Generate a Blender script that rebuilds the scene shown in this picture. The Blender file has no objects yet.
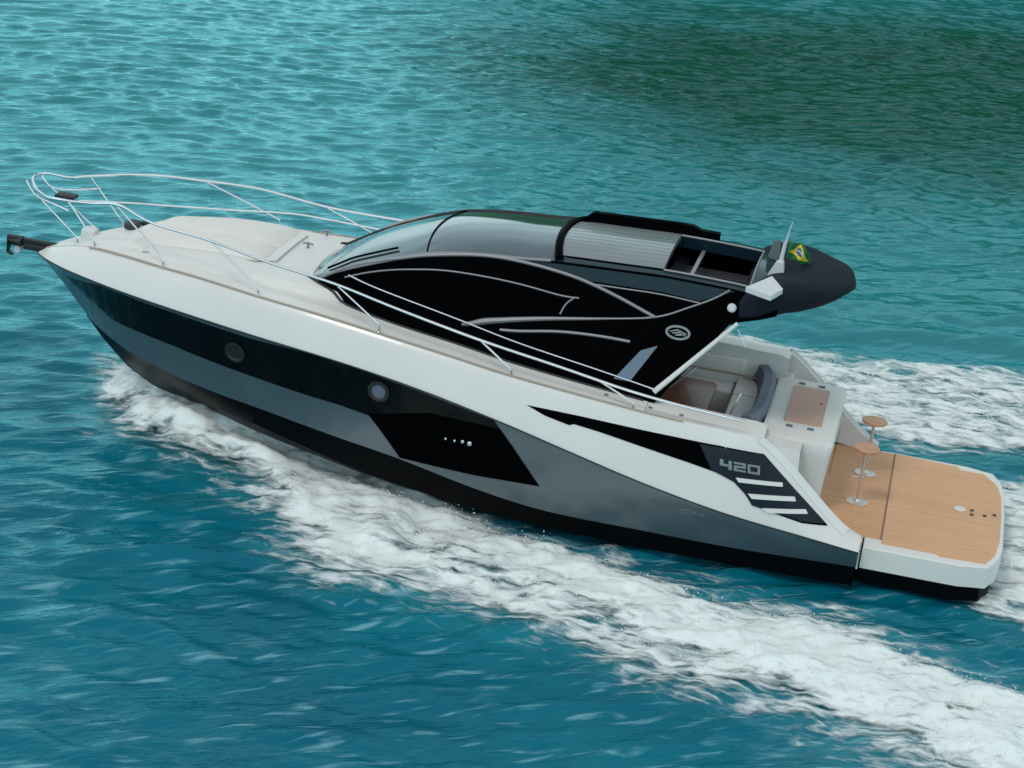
import bpy, bmesh, math, random
import numpy as np
from mathutils import Vector, Matrix, noise, geometry
R = math.radians
random.seed(7); rng = np.random.default_rng(7)
scene = bpy.context.scene
col = scene.collection

# ------------------------------------------------------------------ camera
CAM_MATRIX = Matrix(((-0.971087, 0.164392, -0.173103, 1.472524), (-0.218087, -0.315981, 0.923360, 26.026544), (0.097096, 0.934415, 0.342697, 10.892135), (0.000000, 0.000000, 0.000000, 1.000000)))
CAM_LENS = 77.344

cam_data = bpy.data.cameras.new('camera'); cam = bpy.data.objects.new('camera', cam_data); col.objects.link(cam)
cam.matrix_world = CAM_MATRIX
cam_data.sensor_width = 36; cam_data.lens = CAM_LENS; cam_data.clip_start = .5; cam_data.clip_end = 5000
scene.camera = cam

# ------------------------------------------------------------------ sky, sun, exposure
SUN_EL, SUN_AZ = 58, 60          # azimuth of the sun, counted from +x towards +y
world = bpy.data.worlds.new('World'); scene.world = world; world.use_nodes = True
nt = world.node_tree; nt.nodes.clear()
def wn(t, **kw):
    n = nt.nodes.new(t)
    for k, v in kw.items(): setattr(n, k, v)
    return n
sky = wn('ShaderNodeTexSky', sky_type='NISHITA', sun_disc=False, sun_elevation=R(SUN_EL), sun_rotation=R(90-SUN_AZ), air_density=1.0, dust_density=1.5, ozone_density=1.0)
tc = wn('ShaderNodeTexCoord'); mp = wn('ShaderNodeMapping'); mp.inputs['Scale'].default_value = (1, 1, 2.6)
nz = wn('ShaderNodeTexNoise'); nz.inputs['Scale'].default_value = 2.2; nz.inputs['Detail'].default_value = 7; nz.inputs['Roughness'].default_value = .58
cr = wn('ShaderNodeValToRGB'); cr.color_ramp.elements[0].position = .40; cr.color_ramp.elements[1].position = .66
cr.color_ramp.elements[0].color = (.55, .55, .55, 1); cr.color_ramp.elements[1].color = (.95, .95, .95, 1)
mx = wn('ShaderNodeMix', data_type='RGBA'); mx.inputs[7].default_value = (6.6, 7.4, 8.0, 1)
bg = wn('ShaderNodeBackground'); bg.inputs[1].default_value = .10; wo = wn('ShaderNodeOutputWorld')
L = nt.links.new
sx = wn('ShaderNodeSeparateXYZ'); L(tc.outputs['Generated'], sx.inputs[0])
hr = wn('ShaderNodeMapRange'); hr.interpolation_type = 'SMOOTHSTEP'; hr.inputs[1].default_value = .0; hr.inputs[1].default_value = .25; hr.inputs[2].default_value = .95; L(sx.outputs['Z'], hr.inputs[0])
hc = wn('ShaderNodeMix', data_type='RGBA'); hc.inputs[6].default_value = (11.2, 15.4, 16.2, 1); hc.inputs[7].default_value = (5.8, 6.0, 6.1, 1)
L(hr.outputs[0], hc.inputs[0]); L(hc.outputs[2], mx.inputs[7])
L(tc.outputs['Generated'], mp.inputs[0]); L(mp.outputs[0], nz.inputs[0]); L(nz.outputs[0], cr.inputs[0])
L(cr.outputs[0], mx.inputs[0]); L(sky.outputs[0], mx.inputs[6]); L(mx.outputs[2], bg.inputs[0]); L(bg.outputs[0], wo.inputs[0])
sd = bpy.data.lights.new('sun', 'SUN'); sd.energy = .95; sd.angle = R(14); sd.color = (1, .91, .82)
sun = bpy.data.objects.new('sun', sd); col.objects.link(sun)
sun.rotation_euler = Vector((math.cos(R(SUN_EL))*math.cos(R(SUN_AZ)), math.cos(R(SUN_EL))*math.sin(R(SUN_AZ)), math.sin(R(SUN_EL)))).to_track_quat('Z', 'Y').to_euler()
scene.view_settings.view_transform = 'Standard'; scene.view_settings.look = 'None'
scene.view_settings.exposure = 0; scene.view_settings.gamma = 1; scene.view_settings.use_curve_mapping = False
scene.render.engine = 'CYCLES'

# ------------------------------------------------------------------ shape functions of the hull and cabin
def interp(tab, x):
    if x <= tab[0][0]: return tab[0][1]
    for (a, b), (c, d) in zip(tab, tab[1:]):
        if x <= c:
            t = (x-a)/(c-a); return b+(d-b)*t
    return tab[-1][1]
def smooth_tab(tab, n=6):
    # Catmull-Rom resampling of a coarse table
    out = []
    for i in range(len(tab)-1):
        p0 = tab[max(i-1, 0)]; p1 = tab[i]; p2 = tab[i+1]; p3 = tab[min(i+2, len(tab)-1)]
        for k in range(n):
            t = k/n
            m1 = (p2[1]-p0[1])/(p2[0]-p0[0])*(p2[0]-p1[0]); m2 = (p3[1]-p1[1])/(p3[0]-p1[0])*(p2[0]-p1[0])
            h = (2*t**3-3*t*t+1)*p1[1]+(t**3-2*t*t+t)*m1+(-2*t**3+3*t*t)*p2[1]+(t**3-t*t)*m2
            out.append((p1[0]+(p2[0]-p1[0])*t, h))
    out.append(tab[-1]); return out
BOW = 12.91
def ye(x):      # half breadth at the hard edge between white topside and grey hull
    if x < 5: return 1.97-.20*((5-x)/5)**2
    t = max(0, min(1, (x-5.9)/7.01)); return 1.97*max(0, 1-t**2.5)**.8
ZE = smooth_tab([(0,.44),(1.0,.50),(1.73,.58),(2.38,.66),(3.35,.78),(4.34,.97),(5.22,1.18),(6.13,1.40),(7.13,1.60),(8.16,1.73),(9.37,1.80),(10.45,1.83),(11.65,1.82),(12.46,1.79),(12.91,1.77)])
def ze(x): return interp(ZE, x)
def y0(x):      # half breadth of the deck edge
    if x < 3.4: return ye(x)-.18
    return max(0.0, ye(x)-.2-.02*max(0, x-9)) if x < 12.2 else max(0.0, (12.8-x)/.6)**.7*(ye(12.2)-.264)
Z0 = smooth_tab([(1.6,.62),(1.95,.80),(2.96,1.66),(3.4,1.72),(4.06,1.75),(4.64,1.79),(6.09,1.92),(6.84,2.02),(7.81,2.13),(8.64,2.20),(9.39,2.23),(10.21,2.25),(10.79,2.23),(11.4,2.2),(11.95,2.13),(12.5,1.97),(12.91,1.80)], 5)
def z0(x): return interp(Z0, x)
STEM = [(11.2,.10),(11.56,.39),(11.94,.73),(12.18,1.02),(12.54,1.41),(12.8,1.66),(12.91,1.77)]
def zstem(x): return interp(STEM, x)
XB = 12.18      # where the boot line meets the stem
def yb(x):
    if x < 5: return 1.80-.13*((5-x)/5)**2
    t = min(1, (x-5)/(XB-5)); return 1.80*max(0, 1-t**2.6)**.85
ZB = smooth_tab([(0,.30),(1.63,.32),(3.06,.28),(4.28,.28),(5.46,.29),(6.27,.38),(7.34,.56),(8.12,.64),(9.2,.73),(10.0,.76),(10.75,.80),(11.48,.88),(12.18,1.02)])
def zb(x): return interp(ZB, x) if x < XB else zstem(x)
def S(x, z):    # grey hull side: half breadth at (x, z)
    x = min(x, BOW); a = ze(x); b = min(zb(x), a-1e-4)
    t = max(0, min(1.3, (a-z)/(a-b)))
    fl = .8 if x > 8 else .8+.4*min(1, (8-x)/3)
    return ye(x)+((yb(x) if x < XB else 0)-ye(x))*t**fl
def Wt(x, z):   # white topside band between the hard edge and the deck edge
    a = z0(x); b = ze(x)
    s = max(0, min(1, (a-z)/max(1e-3, a-b)))
    return y0(x)+(ye(x)-y0(x))*s**.65
def wf(x):
    if x < 7.3: return 1.0
    return max(0.0, 1-((x-7.3)/2.05)**2.3)**.55 if x < 9.35 else 0.0
def T(x, z):    # cabin side
    return (1.40-.34*(z-2.0))*wf(x)

def deck_z(x, y):
    w = max(.02, y0(x)); t = min(1, abs(y)/w)
    z = z0(x)+.07*min(1, max(0, (12.6-x)))*(1-t*t)
    tw = min(1.12, w-.28) if w > .35 else 0
    if 7.2 < x < 11.9 and tw > 0:
        e = min(1, max(0, (tw-abs(y))/.10+.5)); e = e*e*(3-2*e)
        f = min(1, max(0, (11.7-x)/.35)); z += .09*e*f*f*(3-2*f)
    return z

# ------------------------------------------------------------------ materials
def mat(name, color, rough=.4, metal=0, coat=0, var=0, vscale=3, bump=0, bscale=40, spec=.5, stretch=None, coatr=.05):
    m = bpy.data.materials.new(name); m.use_nodes = True; t = m.node_tree; b = t.nodes['Principled BSDF']
    b.inputs['Base Color'].default_value = (*color, 1); b.inputs['Roughness'].default_value = rough
    b.inputs['Metallic'].default_value = metal; b.inputs['Coat Weight'].default_value = coat
    b.inputs['Coat Roughness'].default_value = coatr; b.inputs['Specular IOR Level'].default_value = spec
    tc = t.nodes.new('ShaderNodeTexCoord'); mp = t.nodes.new('ShaderNodeMapping'); t.links.new(tc.outputs['Object'], mp.inputs[0])
    if stretch: mp.inputs['Scale'].default_value = stretch
    if var:
        n = t.nodes.new('ShaderNodeTexNoise'); n.inputs['Scale'].default_value = vscale; n.inputs['Detail'].default_value = 6
        t.links.new(mp.outputs[0], n.inputs[0])
        mr = t.nodes.new('ShaderNodeMapRange'); mr.inputs[3].default_value = 1-var; mr.inputs[4].default_value = 1+var
        mr.inputs[1].default_value = .3; mr.inputs[2].default_value = .7
        t.links.new(n.outputs[0], mr.inputs[0])
        x = t.nodes.new('ShaderNodeMix'); x.data_type = 'RGBA'; x.blend_type = 'MULTIPLY'; x.inputs[0].default_value = 1
        x.inputs[6].default_value = (*color, 1); t.links.new(mr.outputs[0], x.inputs[7]); t.links.new(x.outputs[2], b.inputs['Base Color'])
        rr = t.nodes.new('ShaderNodeMapRange'); rr.inputs[3].default_value = max(0, rough*.75); rr.inputs[4].default_value = min(1, rough*1.3)
        t.links.new(n.outputs[0], rr.inputs[0]); t.links.new(rr.outputs[0], b.inputs['Roughness'])
    if bump:
        n = t.nodes.new('ShaderNodeTexNoise'); n.inputs['Scale'].default_value = bscale; n.inputs['Detail'].default_value = 4
        t.links.new(mp.outputs[0], n.inputs[0]); bp = t.nodes.new('ShaderNodeBump'); bp.inputs[0].default_value = bump; bp.inputs[1].default_value = .02
        t.links.new(n.outputs[0], bp.inputs['Height']); t.links.new(bp.outputs[0], b.inputs['Normal'])
    return m
M_white = mat('white_gelcoat', (.66, .64, .61), .5, coat=.0, var=.03, vscale=1.2)
M_white_side = mat('white_gelcoat_shell', (.66, .62, .60), .32, coat=.3, var=.03, vscale=1)
M_grey = mat('metallic_grey_paint', (.13, .16, .18), .25, metal=.55, coat=.5, var=.05, vscale=.8)
M_black = mat('gloss_black_paint', (.0015, .0016, .002), .15, spec=.02)
M_black.node_tree.nodes['Principled BSDF'].inputs['IOR'].default_value = 1.15
M_anti = mat('black_bottom_paint', (.0015, .0015, .002), .4, spec=.08)
M_hullglass = mat('hull_window_glass', (.003, .0035, .004), .08, spec=.16)
M_glass = mat('windshield_glass', (.040, .055, .07), .07, metal=.3, coat=.3)
M_sideglass = mat('side_window_glass', (.001, .001, .0015), .1, spec=.02)
M_sideglass.node_tree.nodes['Principled BSDF'].inputs['IOR'].default_value = 1.2
M_navy = mat('dark_navy_gloss_paint', (.006, .020, .030), .14, spec=.22)
M_trim = mat('satin_grey_trim', (.25, .245, .26), .36, metal=.4)
M_steel = mat('polished_steel', (.78, .76, .77), .16, metal=.9)
M_tan = mat('tan_caulking_line', (.42, .31, .22), .6)
M_line = mat('shadow_gap', (.32, .29, .27), .7)
M_cushion = mat('cream_vinyl_cushion', (.68, .645, .60), .6, var=.03, vscale=4, bump=.1, bscale=60)
M_seat = mat('pale_seat_vinyl', (.72, .69, .655), .55, var=.04, vscale=5)
M_bluegrey = mat('blue_grey_vinyl', (.115, .13, .18), .6, var=.06, vscale=6)
M_fabric = mat('navy_canvas', (.006, .010, .018), .8, spec=.2, var=.2, vscale=3, bump=.7, bscale=7)
M_sunroof = mat('grey_slatted_sunroof', (.14, .16, .175), .2, coat=.4, var=.10, vscale=2)
M_rubber = mat('black_rubber', (.01, .01, .011), .6)
M_dark = mat('dark_interior', (.03, .032, .04), .6)
M_mahog = mat('varnished_mahogany', (.19, .05, .022), .35, coat=.1, var=.25, vscale=6, stretch=(1, 8, 1))
M_chip = mat('silver_lettering', (.22, .235, .24), .3, metal=.5)
M_louver = mat('violet_black_louver', (.008, .009, .018), .3, spec=.25)
M_stoolmetal = mat('brushed_pinkish_steel', (.62, .52, .48), .35, metal=.7)
M_antenna = mat('white_plastic', (.58, .57, .58), .35)
def teak(name, c1, c2, plank=.055, axis='y'):
    m = bpy.data.materials.new(name); m.use_nodes = True; t = m.node_tree; b = t.nodes['Principled BSDF']; b.inputs['Roughness'].default_value = .6
    tc = t.nodes.new('ShaderNodeTexCoord'); sp = t.nodes.new('ShaderNodeSeparateXYZ'); t.links.new(tc.outputs['Object'], sp.inputs[0])
    def mth(op, a, bb=None):
        n = t.nodes.new('ShaderNodeMath'); n.operation = op
        for i, v in ((0, a), (1, bb)):
            if v is None: continue
            if isinstance(v, (int, float)): n.inputs[i].default_value = v
            else: t.links.new(v, n.inputs[i])
        return n.outputs[0]
    u = mth('DIVIDE', sp.outputs['Y' if axis == 'y' else 'X'], plank)
    fr = mth('FRACT', u); seam = mth('LESS_THAN', fr, .10)
    cell = mth('FLOOR', u)
    wn_ = t.nodes.new('ShaderNodeTexWhiteNoise'); wn_.noise_dimensions = '1D'; t.links.new(cell, wn_.inputs['W'])
    mp = t.nodes.new('ShaderNodeMapping'); mp.inputs['Scale'].default_value = (1.2, 14, 1) if axis == 'y' else (14, 1.2, 1)
    t.links.new(tc.outputs['Object'], mp.inputs[0])
    n = t.nodes.new('ShaderNodeTexNoise'); n.inputs['Scale'].default_value = 3; n.inputs['Detail'].default_value = 6; t.links.new(mp.outputs[0], n.inputs[0])
    n2 = t.nodes.new('ShaderNodeTexNoise'); n2.inputs['Scale'].default_value = 1.3; n2.inputs['Detail'].default_value = 3; t.links.new(tc.outputs['Object'], n2.inputs[0])
    f = mth('ADD', mth('MULTIPLY', n.outputs[0], .6), mth('ADD', mth('MULTIPLY', wn_.outputs[0], .2), mth('MULTIPLY', n2.outputs[0], .35)))
    x = t.nodes.new('ShaderNodeMix'); x.data_type = 'RGBA'; x.inputs[6].default_value = (*c1, 1); x.inputs[7].default_value = (*c2, 1)
    t.links.new(mth('SUBTRACT', f, .08), x.inputs[0])
    y = t.nodes.new('ShaderNodeMix'); y.data_type = 'RGBA'; y.inputs[7].default_value = (.26, .16, .10, 1)
    t.links.new(mth('MULTIPLY', seam, .55), y.inputs[0]); t.links.new(x.outputs[2], y.inputs[6]); t.links.new(y.outputs[2], b.inputs['Base Color'])
    return m
M_teak = teak('synthetic_teak_decking', (.52, .26, .13), (.74, .44, .25))
M_teak3 = teak('warm_teak_well', (.46, .22, .11), (.72, .40, .21))
M_teak2 = teak('rosy_teak_panel', (.46, .26, .20), (.56, .35, .27))
M_stool = mat('oiled_teak', (.50, .24, .13), .4, var=.2, vscale=5, stretch=(1, 6, 1))

# ------------------------------------------------------------------ mesh helpers
TRIM = R(1.0)
YM = Matrix.Rotation(-TRIM, 4, 'Y') @ Matrix.Translation((0, 0, -.03))     # hull frame -> world (bow lifted one degree)
def empty(name, loc=(0, 0, 0), world_matrix=None):
    o = bpy.data.objects.new(name, None); col.objects.link(o); o.empty_display_size = .3
    o.matrix_world = world_matrix if world_matrix is not None else Matrix.Translation(loc)
    return o
def tag(o, label=None, cat=None, group=None, kind=None):
    for k, v in (('label', label), ('category', cat), ('group', group), ('kind', kind)):
        if v: o[k] = v
    return o
class MB:
    def __init__(s): s.v = []; s.f = []
    def add(s, v, f):
        n = len(s.v); s.v += [tuple(p) for p in v]; s.f += [tuple(i+n for i in q) for q in f]; return s
    def grid(s, rows, closed=False):
        n = len(rows[0]); v = [p for r in rows for p in r]; f = []
        for i in range(len(rows)-1):
            for j in range(n if closed else n-1):
                k = (j+1) % n; f.append((i*n+j, i*n+k, (i+1)*n+k, (i+1)*n+j))
        return s.add(v, f)
    def box(s, x0, x1, a0, a1, z0_, z1, bev=.0):
        if bev <= 0:
            v = [(x, y, z) for x in (x0, x1) for y in (a0, a1) for z in (z0_, z1)]
            return s.add(v, [(0, 1, 3, 2), (4, 6, 7, 5), (0, 4, 5, 1), (2, 3, 7, 6), (0, 2, 6, 4), (1, 5, 7, 3)])
        bm = bmesh.new(); bmesh.ops.create_cube(bm, size=1)
        for w in bm.verts: w.co = ((x0+x1)/2+w.co.x*abs(x1-x0), (a0+a1)/2+w.co.y*abs(a1-a0), (z0_+z1)/2+w.co.z*abs(z1-z0_))
        bmesh.ops.bevel(bm, geom=bm.edges[:], offset=bev, segments=3, affect='EDGES', profile=.6)
        bm.verts.index_update(); s.add([w.co[:] for w in bm.verts], [tuple(w.index for w in q.verts) for q in bm.faces]); bm.free(); return s
    def tube(s, pts, r, n=8, cap=True):
        pts = [Vector(p) for p in pts]; rr = r if isinstance(r, (list, tuple)) else [r]*len(pts)
        rows = []; up = Vector((0, 0, 1))
        for i, p in enumerate(pts):
            d = (pts[min(i+1, len(pts)-1)]-pts[max(i-1, 0)]).normalized()
            a = d.cross(up)
            if a.length < .05: a = d.cross(Vector((0, 1, 0)))
            a.normalize(); b = d.cross(a)
            rows.append([p+(a*math.cos(2*math.pi*k/n)+b*math.sin(2*math.pi*k/n))*rr[i] for k in range(n)])
        s.grid(rows, True)
        if cap:
            m = len(s.v); s.f.append(tuple(range(m-n, m))); s.f.append(tuple(reversed(range(m-n*len(rows), m-n*len(rows)+n))))
        return s
    def lathe(s, c, prof, n=24, axis=(0, 0, 1)):     # prof: list of (r, h)
        q = Vector((0, 0, 1)).rotation_difference(Vector(axis)); c = Vector(c)
        rows = [[c+q @ Vector((r*math.cos(2*math.pi*k/n), r*math.sin(2*math.pi*k/n), h)) for k in range(n)] for r, h in prof]
        s.grid(rows, True); m = len(s.v); s.f.append(tuple(range(m-n, m))); s.f.append(tuple(reversed(range(m-n*len(rows), m-n*len(rows)+n))))
        return s
    def prism(s, poly, z0_, z1, bev=.0):              # polygon in xy, extruded in z, optional small top chamfer
        n = len(poly); rows = [[(x, y, z0_) for x, y in poly]]
        if bev > 0:
            c = Vector((sum(p[0] for p in poly)/n, sum(p[1] for p in poly)/n))
            ins = [tuple((Vector(p)+(c-Vector(p)).normalized()*bev)) for p in poly]
            rows += [[(x, y, z1-bev) for x, y in poly], [(x, y, z1) for x, y in ins]]
        else: rows += [[(x, y, z1) for x, y in poly]]
        s.grid(rows, True); m = len(s.v); s.f.append(tuple(range(m-n, m))); s.f.append(tuple(reversed(range(m-n*len(rows), m-n*len(rows)+n))))
        return s
    def build(s, name, m, parent=None, smooth=True, angle=35, label=None):
        me = bpy.data.meshes.new(name); me.from_pydata(s.v, [], s.f); me.update()
        bm = bmesh.new(); bm.from_mesh(me); bmesh.ops.remove_doubles(bm, verts=bm.verts, dist=1e-5)
        bmesh.ops.recalc_face_normals(bm, faces=bm.faces); bm.to_mesh(me); bm.free()
        me.materials.append(m)
        if smooth: me.shade_smooth(); me.set_sharp_from_angle(angle=R(angle))
        o = bpy.data.objects.new(name, me); col.objects.link(o)
        if parent: o.parent = parent
        if label: o['label'] = label
        return o
def cr_line(pts, n=8):      # Catmull-Rom through 3D points
    P = [Vector(p) for p in pts]; out = []
    for i in range(len(P)-1):
        a, b, c, d = P[max(i-1, 0)], P[i], P[i+1], P[min(i+2, len(P)-1)]
        for k in range(n):
            t = k/n; out.append(.5*((2*b)+(c-a)*t+(2*a-5*b+4*c-d)*t*t+(3*b-a-3*c+d)*t**3))
    out.append(P[-1]); return out
def drape(poly, fn, off=.006, thick=.02, step=.08, side=1, mb=None):
    # solid panel of outline poly [(x, z)] laid on the surface y = fn(x, z)
    mb = mb or MB(); pts = []
    n = len(poly)
    for i in range(n):
        a = Vector(poly[i]); b = Vector(poly[(i+1) % n]); k = max(1, int((b-a).length/step))
        for j in range(k): pts.append(a+(b-a)*j/k)
    m = len(pts)
    x0_, x1_ = min(p[0] for p in pts), max(p[0] for p in pts); z0_, z1_ = min(p[1] for p in pts), max(p[1] for p in pts)
    def inside(x, z):
        c = False
        for i in range(m):
            a, b = pts[i], pts[i-1]
            if (a[1] > z) != (b[1] > z) and x < (b[0]-a[0])*(z-a[1])/(b[1]-a[1])+a[0]: c = not c
        return c
    inner = []; x = x0_+step/2
    while x < x1_:
        z = z0_+step/2
        while z < z1_:
            if inside(x, z) and min(abs(x-p[0])+abs(z-p[1]) for p in pts) > step*.5: inner.append(Vector((x, z)))
            z += step
        x += step
    vs, es, fs, *_ = geometry.delaunay_2d_cdt(pts+inner, [(i, (i+1) % m) for i in range(m)], [], 1, 1e-5)
    top = [(p[0], side*(fn(p[0], p[1])+off), p[1]) for p in vs]; bot = [(p[0], side*(fn(p[0], p[1])+off-thick), p[1]) for p in vs]
    k = len(vs); f = [tuple(q) for q in fs]+[tuple(i+k for i in reversed(q)) for q in fs]
    cnt = {}
    for q in fs:
        for i in range(len(q)): e = (q[i], q[(i+1) % len(q)]); cnt[e] = cnt.get(e, 0)+1
    for (a, b) in cnt:
        if (b, a) not in cnt: f.append((b, a, a+k, b+k))
    return mb.add(top+bot, f)
def xz(l): return [(p[0], p[2]) for p in l]
def on(l, fn, off, side=1): return [(p[0], side*(fn(p[0], p[2])+off), p[2]) for p in l]

# ------------------------------------------------------------------ the yacht
yacht = empty('motor_yacht', world_matrix=YM)
tag(yacht, 'white and grey motor yacht with black hardtop speeding over teal water', 'motor yacht')

# hull side columns
xs = [0.0+.12*i for i in range(int(9.0/.12))]; xs += [9.0+3.9*(1-(1-t)**1.6)+.01*t for t in np.linspace(0, 1, 60)]
xs = sorted(set(round(min(x, BOW), 4) for x in xs))
hx = [x for x in xs if x >= 1.66]
hull = MB()
for s in (1, -1):
    rows = []
    for x in hx:
        a = ze(x); b = min(zb(x), a-1e-4)
        r = []
        for k in range(15):
            t = k/14; z = a+(b-a)*t; r.append((x, s*max(0, S(x, z)), z))
        rows.append(r)
    hull.grid(rows)
hull.build('hull', M_grey, yacht, angle=60)
# black bottom: boot line > chine > keel
CH = smooth_tab([(0, .10), (3, .05), (5.45, .07), (7.55, .23), (9.05, .46), (10.2, .57), (10.8, .66), (11.3, .72), (12.18, 1.01)])
def ych(x): return yb(x)*.985 if x < 9 else yb(x)*(.985-.35*((x-9)/3.18)**1.4)
def zkeel(x): return interp([(0, -.35), (8, -.48), (9.5, -.30), (10.6, .02), (11.2, .20), (11.56, .39), (11.94, .73), (12.18, 1.0)], x)
bot = MB()
for s in (1, -1):
    rows = []
    for x in [v for v in hx if v <= 12.18]+[12.18]:
        zt, zc, zk = zb(x), interp(CH, x), zkeel(x)
        zc = min(zc, zt-.001); zk = min(zk, zc-.001)
        r = [(x, s*yb(x), zt), (x, s*(yb(x)*.6+ych(x)*.4), zt*.6+zc*.4), (x, s*ych(x), zc)]
        for t in (.1, .3, .55, .8, 1): r.append((x, s*ych(x)*(1-t), zc+(zk-zc)*t**.9))
        rows.append(r)
    bot.grid(rows)
# closing transom below the seam
x = hx[0]; bot.add([(x, 1.72, .33), (x, 1.72, .02), (x, 0, -.35), (x, -1.72, .02), (x, -1.72, .33)], [(0, 1, 2, 3, 4)])
bot.build('hull_bottom', M_anti, yacht, angle=40)
# thin dark shadow line / rub rail under the hard edge
for s in (1, -1):
    MB().tube([(x, s*(ye(x)+.002), ze(x)-.008) for x in hx], .009, 6).build('rub_rail', M_rubber, yacht)

# white topsides band: from deck edge down to the hard edge
top = MB()
for s in (1, -1):
    rows = []
    for x in [v for v in xs if v >= 1.66]:
        a = z0(x); b = ze(x); r = []
        # rounded lip at the hard edge
        r.append((x, s*max(0, ye(x)-.06), b-.02)); r.append((x, s*ye(x), b-.004))
        for k in range(13):
            t = 1-k/12; z = a+(b-a)*t; r.append((x, s*Wt(x, z), z))
        if x < 4.45: r.append((x, s*(y0(x)-.13), a+.0)); r.append((x, s*(y0(x)-.14), max(.5, b-.05)))
        else: r.append((x, s*max(0, y0(x)-.13 if x < 12 else y0(x)*.5), a-.012)); r.append((x, s*max(0, y0(x)-.13 if x < 12 else 0), a-.05))
        rows.append(r)
    top.grid(rows)
# nose cap
top.build('topsides', M_white_side, yacht, angle=40)
# deck
dk = MB(); rows = []
for x in [v for v in xs if v >= 4.38]:
    w = y0(x)-.015 if x < 12 else y0(x); w = max(0, w)
    rows.append([(x, w*u, deck_z(x, w*u)+.003) for u in np.sin(np.linspace(-math.pi/2, math.pi/2, 49))])
dk.grid(rows)
for s in (1, -1):
    rows = []
    for x in [v for v in xs if 3.0 <= v <= 4.5]:
        rows.append([(x, s*(1.30+(y0(x)-.11-1.30)*u), z0(x)+.03*(1-u)) for u in np.linspace(0, 1, 6)]+[])
    rows = [[(r[0][0], r[0][1], .9)]+r for r in rows]
    dk.grid(rows)
dk.build('deck', M_white, yacht, angle=30)
# tan line along deck edge
for s in (1, -1):
    MB().tube([(x, s*(Wt(x, z0(x)-.012)), z0(x)+.003) for x in xs if 3.95 < x < 12.0], .010, 6).build('toe_line', M_tan, yacht)

# hull window bands
band_px = [(12.479, 0.179, 1.565), (11.672, 0.864, 1.766), (10.468, 1.364, 1.763), (9.381, 1.653, 1.727), (8.693, 1.795, 1.741), (8.161, 1.873, 1.725), (7.639, 1.911, 1.645), (7.122, 1.942, 1.568), (6.179, 1.966, 1.388), (5.931, 1.929, 1.094), (5.555, 1.862, 0.622), (6.399, 1.811, 0.581), (7.334, 1.722, 0.582), (7.557, 1.744, 0.844), (7.765, 1.760, 1.066), (8.153, 1.712, 1.111), (8.643, 1.633, 1.133), (9.258, 1.508, 1.170), (9.896, 1.343, 1.206), (10.567, 1.122, 1.248), (11.138, 0.869, 1.250), (11.562, 0.634, 1.248), (11.972, 0.429, 1.385), (12.252, 0.273, 1.481)]
band2 = [(7.766, 1.765, 1.094), (6.982, 1.897, 1.302), (6.097, 1.954, 1.291), (5.931, 1.929, 1.094), (5.555, 1.862, 0.622), (6.399, 1.811, 0.581), (7.334, 1.722, 0.582), (7.557, 1.744, 0.844)]
for s in (1, -1):
    drape(xz(band_px), S, .006, .03, .09, s).build('hull_window', M_hullglass, yacht, angle=60)
    drape(xz(band2), S, .012, .03, .09, s).build('side_air_grille', M_black, yacht, angle=60)
pc = [(7.647, 1.857, 1.444), (9.601, 1.505, 1.461), (6.454, 1.885, 1.012), (6.543, 1.880, 1.018), (6.759, 1.860, 1.007), (6.644, 1.870, 1.007)]
for s in (1, -1):
    for k in (0, 1):
        x, _, z = pc[k]; r = .14
        g = MB(); rows = []
        for rr, o in ((r, .006), (r, .035), (r*.8, .04), (r*.62, .02)):
            rows.append([(x+rr*math.cos(a), s*(S(x+rr*math.cos(a), z+rr*math.sin(a))+o), z+rr*math.sin(a)) for a in np.linspace(0, 2*math.pi, 28, endpoint=False)])
        g.grid(rows, True); ring = g.build('porthole', M_rubber, yacht)
        g = MB(); rr = r*.64
        g.add([(x+rr*math.cos(a), s*(S(x+rr*math.cos(a), z+rr*math.sin(a))+.024), z+rr*math.sin(a)) for a in np.linspace(0, 2*math.pi, 28, endpoint=False)], [tuple(range(28))])
        g.build('pane', M_rubber if k else M_bluegrey, ring, smooth=False)
    for (x, _, z), r in zip(pc[2:], (.028, .02, .014, .014)):
        MB().lathe((x, s*(S(x, z)+.01), z), [(r, 0), (r, .02), (r*.5, .025)], 12, (0, s, 0)).build('vent_fitting', M_steel, yacht)
rg = [(3.764, 1.919, 0.682), (3.656, 1.922, 0.686), (3.558, 1.920, 0.674)]
for s in (1, -1):
    g = MB()
    for (x, _, z), w in zip(rg, (.05, .035, .03)):
        for dz in ((.022, -.022) if w > .045 else (0,)):
            drape([(x-w, z+dz-.011), (x+w, z+dz-.011), (x+w*.8, z+dz+.011), (x-w*.8, z+dz+.011)], S, .004, .01, .05, s, g)
    g.build('registration_mark', M_chip, yacht, smooth=False)

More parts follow.
